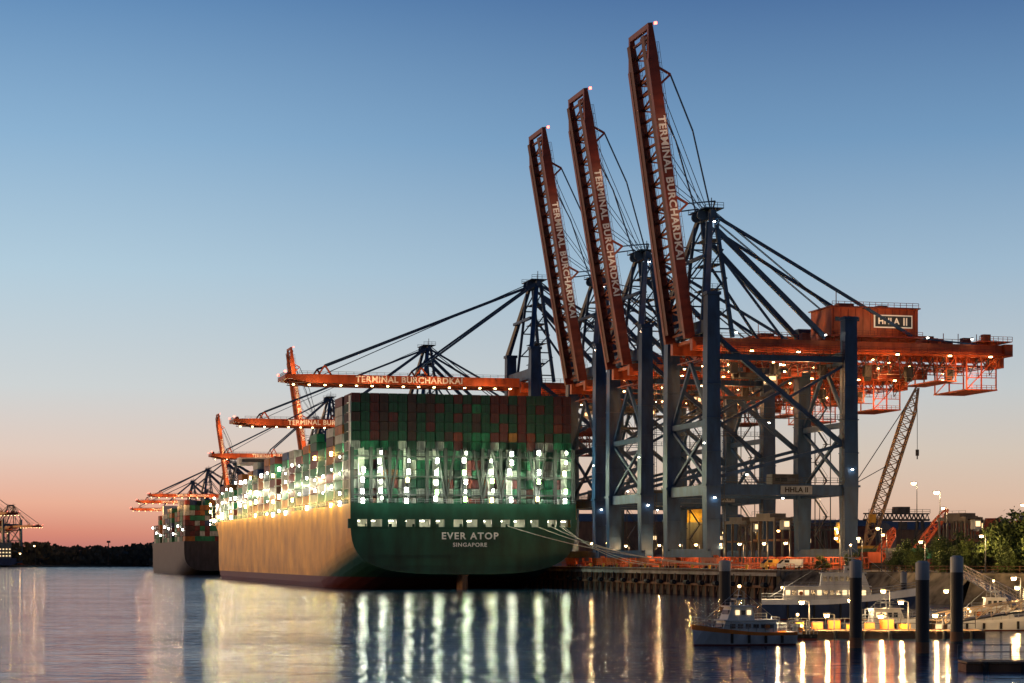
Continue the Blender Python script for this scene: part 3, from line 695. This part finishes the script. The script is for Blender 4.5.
# ---------------------------------------------------------------- mobile crane
mc = add('mobile_crane', None, loc=(101.6, 600, 6.02), label='yellow lattice-boom mobile harbour crane with its hook hanging', category='crane')
m = MB(); m.box((0, 0, 1.2), (9, 12, 1.4)); m.box((0, 0, 4.2), (7, 9, 4), 1); m.cyl((0, 0, 2), (0, 0, 3), 2, n=16)
for x in (-4, 4):
    m.box((x, 0, .8), (1.3, 9, 1.6), 2)
obj('chassis', m, [steel, yellow, black], mc)
def lattice(a, b, w, mats, name, parent, n=18, tk=.28):
    m = MB(); a = Vector(a); b = Vector(b); d_ = (b-a).normalized(); s1 = Vector((0, 1, 0)); s2 = d_.cross(s1).normalized(); s1 = s2.cross(d_)
    def P(k, i, j):
        t = k/n; ww = w*min(1, .25+t*5, .25+(1-t)*5); return a+(b-a)*t+s1*(i*ww/2)+s2*(j*ww/2)
    cs = [(-1, -1), (1, -1), (1, 1), (-1, 1)]
    for k in range(n):
        for q in range(4):
            i, j = cs[q]; i2, j2 = cs[(q+1) % 4]
            m.beam(P(k, i, j), P(k+1, i, j), tk); m.beam(P(k, i, j), P(k+1, i2, j2), tk*.6); m.beam(P(k, i, j), P(k, i2, j2), tk*.5)
    return obj(name, m, mats, parent)
lattice((0, 0, 5), (15.8, 4, 52), 3.2, [mat('crane_cream_paint', (.34, .24, .15))], 'lattice_boom', mc, 20, .4)
m = MB(); m.beam((-3, 0, 6), (-3, 0, 24), 1.2, 1.2, 0, .8, .8); m.box((1.6, -2.4, 14), (2, 2, 2.4), 0); m.beam((-3, 0, 24), (14, 4, 49), .2, mi=1); m.beam((-3, .6, 24), (8, 3, 30), .2, mi=1); m.beam((-3, 0, 24), (-6, 0, 4), .3, mi=1)
obj('mast', m, [yellow, steel], mc)
m = MB(); m.beam((15.8, 4, 52), (15.8, 4, 34), .14); m.box((15.8, 4, 33.2), (.9, .6, 1.8)); m.beam((15.8, 4, 32.3), (15.8, 4, 31.3), .3); obj('hook', m, [steel], mc)

# ---------------------------------------------------------------- warehouses etc
whm = [mat('wall_cladding_tan', (.16, .11, .08)), mat('wall_cladding_grey', (.12, .12, .13)), mat('wall_brick', (.16, .06, .04))]
roofm = mat('roof_dark', (.05, .05, .055))
def warehouse(loc, wx, wy, h, rz, k, lab):
    e = add('warehouse', None, loc=loc, rot=(0, 0, rz), label=lab, category='building')
    m = MB(); m.box((0, 0, h/2), (wx, wy, h)); obj('wall', m, [whm[k]], e)
    m = MB(); m._add([(-wx/2-.5, -wy/2-.5, h+.02), (wx/2+.5, -wy/2-.5, h+.02), (wx/2+.5, wy/2+.5, h+.02), (-wx/2-.5, wy/2+.5, h+.02), (-wx/2-.5, 0, h+wy*.12), (wx/2+.5, 0, h+wy*.12)], [(0, 1, 5, 4), (3, 4, 5, 2), (0, 4, 3), (1, 2, 5), (0, 3, 2, 1)], 0); obj('roof', m, [roofm], e)
    n_ = int(wx/5)
    for i in range(n_):
        if random.random() < .6:
            m = MB(); m.box((0, 0, 0), (1.9, .12, 1.5)); m.box((0, -.02, 0), (.12, .14, 1.5), 1); m.box((0, 0, -.85), (2.2, .3, .15), 1)
            obj('window', m, [e_win if random.random() < .45 else glass, grey], e, (-wx/2+2.5+i*5, -wy/2-.05, h*.62))
    m = MB(); m.box((0, -wy/2-.06, 1.9), (3.6, .12, 3.8)); m.box((0, -wy/2-.1, 3.9), (4, .2, .25), 0); obj('door', m, [grey], e)
warehouse((150, 700, 6), 50, 24, 12, .1, 0, 'long tan warehouse with lit windows')
warehouse((215, 780, 6), 46, 26, 17, -.1, 1, 'grey clad port shed with pitched roof')
warehouse((120, 820, 6), 60, 22, 15, .2, 2, 'brick harbour warehouse with dark roof')
warehouse((178, 640, 6), 30, 18, 8, 0, 1, 'low grey workshop near the basin')
warehouse((60, 900, 6), 80, 30, 18, .2, 0, 'wide tan shed behind the container cranes')
def gantry(loc, rz, W, H, mt, lab):
    e = add('gantry_crane', None, loc=loc, rot=(0, 0, rz), label=lab, category='crane')
    for x in (-W/2, W/2):
        m = MB()
        for sg in (-1, 1): m.beam((x, sg*5, 0), (x, sg*1.5, H), .8)
        m.beam((x, -5, .6), (x, 5, .6), .8); m.beam((x, -3.4, H*.45), (x, 3.4, H*.45), .5); obj('leg', m, [mt], e)
    m = MB()
    for sg in (-1, 1):
        m.beam((-W*.65, sg*1.6, H+.3), (W*.65, sg*1.6, H+.3), .4, .5); m.beam((-W*.65, sg*1.6, H+2.3), (W*.65, sg*1.6, H+2.3), .3, .4)
        for i in range(14): x = -W*.65+i*W*1.3/14; dx = W*1.3/14; m.beam((x, sg*1.6, H+.3), (x+dx/2, sg*1.6, H+2.3), .2); m.beam((x+dx/2, sg*1.6, H+2.3), (x+dx, sg*1.6, H+.3), .2)
    for i in range(12): m.beam((-W*.65+i*W*1.3/11, -1.6, H+.5), (-W*.65+i*W*1.3/11, 1.6, H+.5), .4)
    m.rail([(-W*.65, -2.1, H+2.4), (W*.65, -2.1, H+2.4)], 1.2, .1); obj('girder', m, [mt], e)
    m = MB(); m.box((W*.1, 0, H+3.4), (4, 4, 2)); m.box((W*.1, -1, H-1.4), (2, 2, 2.2)); m.beam((W*.1, 0, H), (W*.1, 0, H-6), .2); obj('trolley', m, [mt], e)
gantry((150, 690, 6), .6, 20, 12, dred, 'red rail gantry crane over the yard')
gantry((118, 640, 6), .3, 16, 14, steel, 'dark steel rail gantry beside the mobile crane')
gantry((86, 640, 6), .1, 20, 11, steel, 'dark steel gantry behind the container crane legs')
gantry((128, 560, 6), -.4, 14, 9, dred, 'small dark red yard gantry')
redjib = mat('jib_red_orange_paint', (.5, .09, .03))
for (x, y, jx, jz, rz) in ((98, 520, 11, 14, 0), (88, 505, 6, 9, .3), (142, 610, 8, 13, .2)):
    ec = add('excavator_crane', None, loc=(x, y, 7), rot=(0, 0, rz), label='small red-orange yard crane with inclined lattice jib', category='crane', group='small yard cranes')
    lattice((0, 0, 0), (jx, 2, jz), 1.7, [redjib], 'lattice_boom', ec, 9, .34)
    m = MB(); m.box((0, 0, -.2), (5, 6, 1.6), 1); m.box((-1, 0, 1.9), (4, 4, 2.6)); m.beam((-2, 0, 3), (jx*.8, 1.6, jz*.85), .14, mi=1); obj('cab', m, [redjib, black], ec)
    point(ec, (jx*.3, -9, 6), 1600, (1, .6, .3), .3)
tk = add('storage_tank', None, loc=Q(160, 60, 6), label='round storage tank with a lit golden dome', category='tank')
m = MB(); m.cyl((0, 0, 0), (0, 0, 14), 7, n=28); obj('shell', m, [concrete], tk)
m = MB()
for k in range(5): a0, a1 = k*math.pi/10, (k+1)*math.pi/10; m.cyl((0, 0, 14+5*math.sin(a0)), (0, 0, 14+5*math.sin(a1)), 7*math.cos(a0), max(.05, 7*math.cos(a1)), n=28)
obj('dome', m, [yellow], tk); point(tk, (-3, -11, 18), 2500, (1, .7, .2))
def van(loc, rz, mt, lab):
    e = add('parked_van', None, loc=loc, rot=(0, 0, rz), label=lab, category='van', group='vans parked on the quay')
    m = MB(); m._add([(-2.6, -1, .4), (2.6, -1, .4), (2.6, 1, .4), (-2.6, 1, .4), (-2.6, -1, 1.2), (2.6, -1, 2.2), (2.6, 1, 2.2), (-2.6, 1, 1.2), (-1.5, -.95, 2.2), (-1.5, .95, 2.2)],
        [(0, 3, 2, 1), (0, 1, 5, 8, 4), (3, 7, 9, 6, 2), (1, 2, 6, 5), (8, 5, 6, 9), (0, 4, 7, 3)], 0); obj('body', m, [mt], e)
    m = MB(); m._add([(-2.55, -.85, 1.27), (-2.55, .85, 1.27), (-1.56, .82, 2.14), (-1.56, -.82, 2.14)], [(0, 1, 2, 3)], 0); m.box((-1.1, -1.0, 1.75), (1.1, .06, .55)); obj('windscreen', m, [glass], e)
    for x in (-1.7, 1.7):
        for y in (-.95, .95): m = MB(); m.cyl((x, y-.12, .36), (x, y+.12, .36), .36, n=14); obj('wheel', m, [black], e)
van(Q(-54, 5, 6.32), TH, white, 'white delivery van parked on the quay'); van(Q(-44, 5, 6.32), TH+.1, yellow, 'yellow service van parked on the quay'); van(Q(28, 20, 6.02), TH, white, 'white delivery van parked on the quay')
m = MB(); m.rail([Q(-60, 3.5, 6.3), Q(120, 3.5, 6.3)], 1.2, .14, 0, 2); obj('quay_railing', m, [MATS['cage_red_paint']], label='long red steel safety railing on the quay', category='railing')
m = MB()
cp = [Vector((q0.x+2, q0.y+2, 6)), Vector((60, 443, 6)), Vector((75, 426, 6)), Vector((89, 400, 6)), Vector((113, 386, 6)), Vector((150, 384, 6))]
m.rail(cp, 1.2, .1, 0, 2); obj('bank_railing', m, [rust], label='rust-brown steel railing along the embankment top', category='railing')

# ---------------------------------------------------------------- trees
leafs = [mat('leaf_dark', (.045, .075, .018), .8), mat('leaf_mid', (.08, .115, .028), .8), mat('leaf_light', (.11, .15, .035), .8)]
bark = mat('bark', (.06, .045, .03), .9)
def tree_meshes(h, r, seed):
    R = random.Random(seed); t = MB(); t.cyl((0, 0, -.5), (.2, 0, h*.45), .28, .16, n=8)
    c = MB(); cl = []
    for i in range(15):
        a = R.uniform(0, 6.28); rr = r*R.uniform(.15, .9); z = h*R.uniform(.15, .95); rr *= (1.15-abs(z/h-.45)*1.1)
        p = (rr*math.cos(a), rr*math.sin(a), z); cl.append(p); t.cyl((.15, 0, h*.25), p, .1, .03, n=5)
    for p in cl:
        cr = r*R.uniform(.3, .5)
        for k in range(210):
            v = Vector((R.gauss(0, 1), R.gauss(0, 1), R.gauss(0, .8))).normalized()*cr*R.uniform(.3, 1.1)
            q = Vector(p)+v; s_ = R.uniform(.14, .34); a1 = Vector((R.uniform(-1, 1), R.uniform(-1, 1), R.uniform(-1, 1))).normalized(); a2 = a1.cross(Vector((R.uniform(-1, 1), R.uniform(-1, 1), R.uniform(-1, 1)))).normalized()
            c._add([q-a1*s_, q+a2*s_*.6, q+a1*s_, q-a2*s_*.6], [(0, 1, 2, 3)], R.choice((0, 0, 1, 1, 2)) if v.z > 0 else R.choice((0, 0, 1)))
    return t.mesh('trunk', [bark]), c.mesh('crown', leafs)
TM = [tree_meshes(7, 3.6, i) for i in range(3)]
for i, (x, y, s_) in enumerate(((94, 403, 1.2), (98, 402, 1.5), (104, 402, 1.6), (109, 397, 1.5), (97, 410, 1.4), (101, 407, 1.6), (106, 410, 1.6), (89, 407, .9), (86, 412, .7), (82, 424, .65), (113, 400, 1.5), (88, 425, .95), (79, 430, .6), (94, 398, .7), (103, 394, .8), (66, 444, .45), (72, 440, .55), (91, 432, 1.1), (84, 438, .9), (98, 428, 1.2))):
    e = add('tree', None, loc=(x, y, 5.8), rot=(0, 0, i*1.3), scale=(s_,)*3, label='leafy broad bush-like tree on the harbour embankment', category='tree', group='trees on the embankment')
    add('trunk', TM[i % 3][0], e); add('crown', TM[i % 3][1], e)
m = MB(); R = random.Random(3)
def hill(x): return 15+5*math.sin(x*.011)+3*math.sin(x*.037+1)+1.5*math.sin(x*.12)
for i in range(9000):
    x = R.uniform(-1300, 60); y = R.uniform(1960, 2080)+ (200 if x > -250 else 0)
    z = R.random()**.7*hill(x)+1; s_ = R.uniform(1.2, 3.2)
    a1 = Vector((R.uniform(-1, 1), R.uniform(-.4, .4), R.uniform(-1, 1))).normalized(); a2 = a1.cross(Vector((.2, 1, .1))).normalized()
    q = Vector((x, y, z)); m._add([q-a1*s_, q+a2*s_, q+a1*s_, q-a2*s_], [(0, 1, 2, 3)], 0)
for i in range(80):
    x = -1300+i*17; m.box((x, 2075+(200 if x > -260 else 0), hill(x)*.45), (18, 3, hill(x)*.9), 0)
obj('far_wood', m, [mat('far_foliage', (.035, .045, .042), .95)], kind='stuff', label='dark low wooded shoreline across the river', category='wood')
m = MB(); m.cyl((0, 0, 0), (0, 0, 22), .8, .4); m.box((0, 0, 22.5), (3, 3, 2)); obj('radar_mast', m, [steel], loc=(-385, 1990, 1), label='slim radar mast rising above the far wooded bank', category='mast')
s3 = add('cargo_ship', None, loc=(-452, 1862, 0), rot=(0, 0, math.radians(35)), label='small cargo ship with lit superstructure at the opposite bank', category='ship')
h3, r3 = hull(120, 10, 8, 1.5); fc = [(p[0], 0, p[2]) for p in r3[0]]; fc = fc+[(-x, y, z) for x, y, z in fc[::-1] if x > 0]; h3._add(fc, [tuple(range(len(fc)))], 0)
obj('hull', h3, [navy, navy, dgreen], s3)
m = MB(); m.box((0, 12, 13), (15, 12, 12)); m.box((0, 12, 20.5), (17, 8, 3)); m.cyl((0, 14, 22), (0, 14, 28), .5, .3)
for q in range(3):
    for k in range(5): m.box((-6+k*3, 5.9, 10+q*3), (1.3, .1, 1), 1)
    m.box((-7.6, 12, 10+q*3), (.1, 7, 1), 1)
obj('bridge', m, [mat('beige_paint', (.3, .26, .2)), e_win], s3)
it3 = [(x*2.5, 32+b_*14, 8+t*2.6, pick(), 12.1) for x in range(-3, 4) for b_ in range(5) for t in range(4+(x+b_) % 2)]
obj('container_load', stuff_containers(it3), CM, s3)
for i in range(3): point(s3, (-12, 10+i*35, 22), 7000, (1, .55, .2), .6)
for i in range(6): street_lamp((-500+i*13, 1903, 1.2), 10+(i*7) % 9, 0, size=1.2, lab='distant lit lamp on the opposite bank')

# ---------------------------------------------------------------- foreground harbour
def piling(x, y, r, top, capm=grey):
    e = add('mooring_pile', None, loc=(x, y, 0), label='thick dark steel mooring pile with pale cap standing in water', category='pile', group='mooring piles in the harbour')
    m = MB(); m.cyl((0, 0, -3), (0, 0, top-1.6), r, n=20); m.cyl((0, 0, .2), (0, 0, 1.2), r*1.02, n=20, mi=1); obj('shaft', m, [mat('pile_black', (.025, .025, .03), .6), rust], e)
    m = MB(); m.cyl((0, 0, top-1.6), (0, 0, top), r*1.03, n=20); m.cyl((0, 0, top), (0, 0, top+.15), r*.9, r*.6, n=20); obj('cap', m, [capm], e)
piling(34.8, 341, .95, 8.3); piling(33.3, 202, .6, 8.6); piling(37.6, 191, .62, 8.5); piling(46.5, 218, .66, 9.0)
piling(62, 330, .5, 6.5)
def pontoon(x0, x1, y0, y1, z, lab):
    e = add('pontoon', None, loc=((x0+x1)/2, (y0+y1)/2, 0), label=lab, category='pontoon', group='landing pontoons'); W = x1-x0; D = y1-y0
    m = MB(); m.box((0, 0, z/2-.35), (W, D, z+.1)); obj('float', m, [rust], e)
    m = MB(); n_ = int(W/.6)
    for i in range(n_): m.box((-W/2+.3+i*.6, 0, z-.16), (.54, D+.3, .14))
    for i in range(int(W/3)):
        m.cyl((-W/2+1.5+i*3, -D/2-.18, -.1), (-W/2+1.5+i*3, -D/2-.18, z-.1), .22, n=10, mi=1)
    obj('deck', m, [wood, black], e)
    m = MB(); m.rail([(-W/2, D/2, z), (W/2, D/2, z)], 1.1, .07, 0, 2); obj('railing', m, [steel], e)
pontoon(31, 52, 229, 234, 1.0, 'long floating landing pontoon with wooden deck'); pontoon(45, 68, 262, 268, 1.1, 'floating pontoon with railing beside moored launches')
pontoon(35.5, 48, 163, 166, .9, 'low walkway pontoon with railing')
def gangway(a, b, w, lab, rm):
    e = add('gangway', None, loc=a, label=lab, category='gangway'); d_ = Vector(b)-Vector(a); m = MB(); m.beam((0, 0, 0), d_, w, .2); obj('deck', m, [steel], e)
    sd = Vector((-d_.y, d_.x, 0)).normalized()*w/2
    for k in (-1, 1):
        m = MB(); n_ = 10; m.beam(sd*k+Vector((0, 0, 1.2)), d_+sd*k+Vector((0, 0, 1.2)), .14); m.beam(sd*k+Vector((0, 0, .6)), d_+sd*k+Vector((0, 0, .6)), .06)
        for i in range(n_):
            p = d_*(i/n_)+sd*k; q = d_*((i+1)/n_)+sd*k; m.beam(p, p+Vector((0, 0, 1.2)), .09); m.beam(p, q+Vector((0, 0, 1.2)), .08)
        obj('railing', m, [rm], e)
gp = mat('gangway_pale', (.6, .44, .26))
gangway((49, 238, 1.4), (68, 246, 3.9), 1.8, 'pale truss-sided gangway bridge rising from the pontoon', gp)
gangway((68, 268, 1.3), (84, 392, 6.2), 2, 'long sloping gangway from embankment to pontoon', gp)

def boat(loc, rz, Lb, Bm, F, hullm, cabins, lab, mast=3., stripe=None, cat='boat', glow=420):
    e = add('moored_boat', None, loc=loc, rot=(0, 0, rz), label=lab, category=cat)
    m = MB(); rws = []
    for i in range(13):
        t = i/12; x = -Lb/2+Lb*t; bb = Bm/2*(.86+.14*min(1, t*4))*(1 if t < .55 else max(.02, 1-((t-.55)/.45)**2.2)); fz = F*(1+.55*max(0, t-.35)**1.4*2)
        bw = bb*(.82 if t < .6 else .82-.5*(t-.6)/.4)
        rws.append([(x-.04*Lb*(t > .9)*.6, 0, -.6), (x, bw*.8, -.3), (x, bw, .15), (x+.015*Lb*t, bb*.97, fz*.75), (x+.02*Lb*t, bb, fz)])
    for sg in (-1, 1):
        vs = [(p[0], sg*p[1], p[2]) for r in rws for p in r]; fs = []; mi_ = []
        for j in range(12):
            for i in range(4):
                q = (j*5+i, (j+1)*5+i, (j+1)*5+i+1, j*5+i+1); fs.append(q if sg < 0 else q[::-1]); mi_.append(1 if i <= 1 else (2 if i == 3 else 0))
        o = len(m.v); m.v += vs; m.f += [tuple(a+o for a in f) for f in fs]; m.m += mi_
    for j in range(12):
        a, b_ = rws[j][4], rws[j+1][4]; m._add([(a[0], -a[1], a[2]-.25), (b_[0], -b_[1], b_[2]-.25), (b_[0], b_[1], b_[2]-.25), (a[0], a[1], a[2]-.25)], [(0, 1, 2, 3)], 3)
    r0 = rws[0]; vs = [tuple(p) for p in r0]+[(p[0], -p[1], p[2]) for p in r0[::-1][:-1]]; m._add(vs, [tuple(range(len(vs)))], 0)
    obj('hull', m, [hullm, mat('antifoul', (.12, .02, .015)), stripe or hullm, mat('boat_deck', (.25, .22, .18))], e)
    top = 0
    for (cx, cl_, cw, z0, ch, lit) in cabins:
        c = MB(); x0, x1 = cx-cl_/2, cx+cl_/2; s_ = ch*.4
        vs = [(x0, -cw/2, z0), (x1, -cw/2, z0), (x1, cw/2, z0), (x0, cw/2, z0), (x0+s_*.3, -cw/2+.12, z0+ch), (x1-s_, -cw/2+.12, z0+ch), (x1-s_, cw/2-.12, z0+ch), (x0+s_*.3, cw/2-.12, z0+ch)]
        c._add(vs, MB.BF, 0); c.box((cx-s_*.3, 0, z0+ch+.06), (cl_-s_*.4, cw+.15, .12), 0); obj('cabin', c, [mat('cabin_white_paint', (.55, .55, .53), .5, var=.15)], e)
        nw = max(2, int(cl_/1.0))
        for i in range(nw):
            xx = x0+.3+(i+.5)*(cl_-.6-s_)/nw; wm_ = e_win if (lit and random.random() < .6) else glass
            for sg in (-1, 1): wd = MB(); wd.box((xx, sg*(cw/2-.02), z0+ch*.6), ((cl_-.6-s_)/nw*.66, .1, ch*.34), 0); obj('window', wd, [wm_], e)
        wd = MB(); wd.box((x1-s_*.55, 0, z0+ch*.62), (.12, cw*.75, ch*.34), 0); obj('windscreen', wd, [glass], e); top = max(top, z0+ch)
        rl = MB(); rl.rail([(x0+.2, -cw/2+.15, z0+ch+.1), (x1-s_-.1, -cw/2+.15, z0+ch+.1)], .6, .04, 0, 1.1); obj('railing', rl, [grey], e)
    mm_ = MB(); cx = cabins[-1][0]; mm_.cyl((cx, 0, top), (cx-.3, 0, top+mast), .09, .04); mm_.beam((cx-.15, -.9, top+mast*.6), (cx-.15, .9, top+mast*.6), .07); mm_.beam((cx-1.2, 0, top+mast*.45), (cx+.9, 0, top+mast*.45), .07); mm_.box((cx-.1, 0, top+mast*.4), (.9, 1.3, .14)); mm_.cyl((cx-.6, .5, top), (cx-.6, .5, top+mast*.8), .03, n=5)
    mm_.beam((cx-.25, 0, top+mast*.95), (-Lb*.45, 0, F+.3), .03); mm_.beam((cx-.25, 0, top+mast*.95), (Lb*.45, 0, F*1.5), .03)
    mm_.box((cx+.3, -.5, top+.3), (.35, .35, .35)); obj('mast', mm_, [grey], e)
    l_ = MB(); l_.box((0, 0, 0), (.2, .2, .2)); lm = l_.mesh('lamp', [e_warm]); add('lamp', lm, e, (cx-.3, 0, top+mast+.12)); add('lamp', lm, e, (cabins[0][0]-cabins[0][1]/2-.1, 0, cabins[0][3]+cabins[0][4]-.1))
    if glow: point(e, (cabins[0][0]-cabins[0][1]/2-1, -Bm*.3, cabins[0][3]+cabins[0][4]+.3), glow, (1, .72, .4), .12)
    rl = MB(); P_ = [(r[4][0], r[4][1]*.96, r[4][2]) for r in rws]
    for sg in (-1, 1): rl.rail([(p[0], sg*p[1], p[2]) for p in P_], .8, .045, 0, 1.3)
    obj('railing', rl, [grey], e)
    for i in (2, 4, 6, 8):
        for sg in (-1, 1): fd = MB(); p = rws[i][3]; fd.cyl((p[0], sg*(p[1]+.14), .25), (p[0], sg*(p[1]+.14), p[2]), .16, n=8); obj('fender', fd, [black], e)
    x_ = Lb*.3; zf = F*1.25
    dg_ = MB(); dg_.cyl((x_, -.4, zf), (x_, .4, zf), .2, n=8); dg_.box((x_, 0, zf-.15), (.5, .6, .3)); obj('windlass', dg_, [steel], e)
    for sg in (-1, 1):
        lr = MB(); cab = cabins[0]; lr.cyl((cab[0]-cab[1]*.3, sg*(cab[2]/2+.06), cab[3]+cab[4]*.55), (cab[0]-cab[1]*.3, sg*(cab[2]/2+.16), cab[3]+cab[4]*.55), .3, n=14); obj('life_ring', lr, [orangep], e)
    dv = MB(); xx = -Lb*.33
    for sg in (-1, 1): dv.cyl((xx, sg*Bm*.3, F-.2), (xx, sg*Bm*.3, F+1.5), .06, n=6)
    dv.beam((xx, -Bm*.3, F+1.5), (xx, Bm*.3, F+1.5), .09); obj('stern_arch', dv, [grey], e)
    return e
lg = mat('boat_grey_hull', (.4, .42, .45), .4)
boat((23.6, 213, 0), math.pi+.28, 10.8, 3.5, 1.35, lg, [(-.2, 6.2, 2.7, 1.2, 1.3, False), (.7, 3.0, 2.3, 2.55, 1.35, True)], 'grey steel launch with white wheelhouse and mast', 2.0, orangep, glow=1100)
boat((47, 300, 0), -.12, 22, 5.6, 2.9, navy, [(-1.5, 13.0, 4.4, 2.7, 2.0, True), (.8, 7.0, 3.8, 4.75, 1.9, False), (2.0, 2.6, 2.8, 6.7, .9, False)], 'navy and white passenger launch with two-deck superstructure', 3.0, white, glow=1800)
boat((46.5, 256, 0), .15, 9, 3.0, 1.1, white, [(-.5, 4.2, 2.3, .9, 1.7, True)], 'white workboat with lit cabin beside the pontoon', 2)
boat((59.5, 255, 0), -.1, 12, 3.4, 1.3, white, [(-.8, 5.5, 2.5, 1.2, 1.5, False), (-.3, 3, 2.2, 2.75, 1.2, False)], 'white cabin cruiser moored at the pontoon', 2)
boat((30.6, 227, 0), math.pi+.1, 5, 2, .6, black, [(-.2, 1.3, 1.2, .5, 1.1, False)], 'small black dinghy with tiny cabin', 1.0, glow=0)
for x, y, z, h in ((33, 231.5, 1.0, 3.0), (38.5, 232, 1.0, 3.2), (44, 231.5, 1, 3.0), (50, 232, 1, 4), (48, 265, 1.1, 3.6), (56, 265, 1.1, 3.6), (65, 265, 1.1, 4), (60, 246, 2.9, 3.6), (35.6, 230.3, 1, 1.6), (41.5, 230, 1, 1.5), (47.5, 230, 1, 1.6)):
    street_lamp((x, y, z), h, 1900 if h > 2 else 800, em=e_warm, size=.5, lab='short lit lamp post on the landing pontoon', cat='lamp')
for i in range(10):
    m = MB(); a, b_, c = random.uniform(.6, 1.4), random.uniform(.6, 1), random.uniform(.5, 1.1); m.box((0, 0, c/2), (a, b_, c)); m.box((0, 0, c+.04), (a+.1, b_+.1, .08), 1)
    obj('storage_crate', m, [random.choice([orangep, grey, wood, yellow]), steel], loc=(32+i*1.95, 232.4+random.uniform(-.5, .5), 1.0), rot=(0, 0, random.uniform(-.3, .3)), label='lidded storage crate standing on the pontoon deck', category='crate', group='crates on the pontoon')
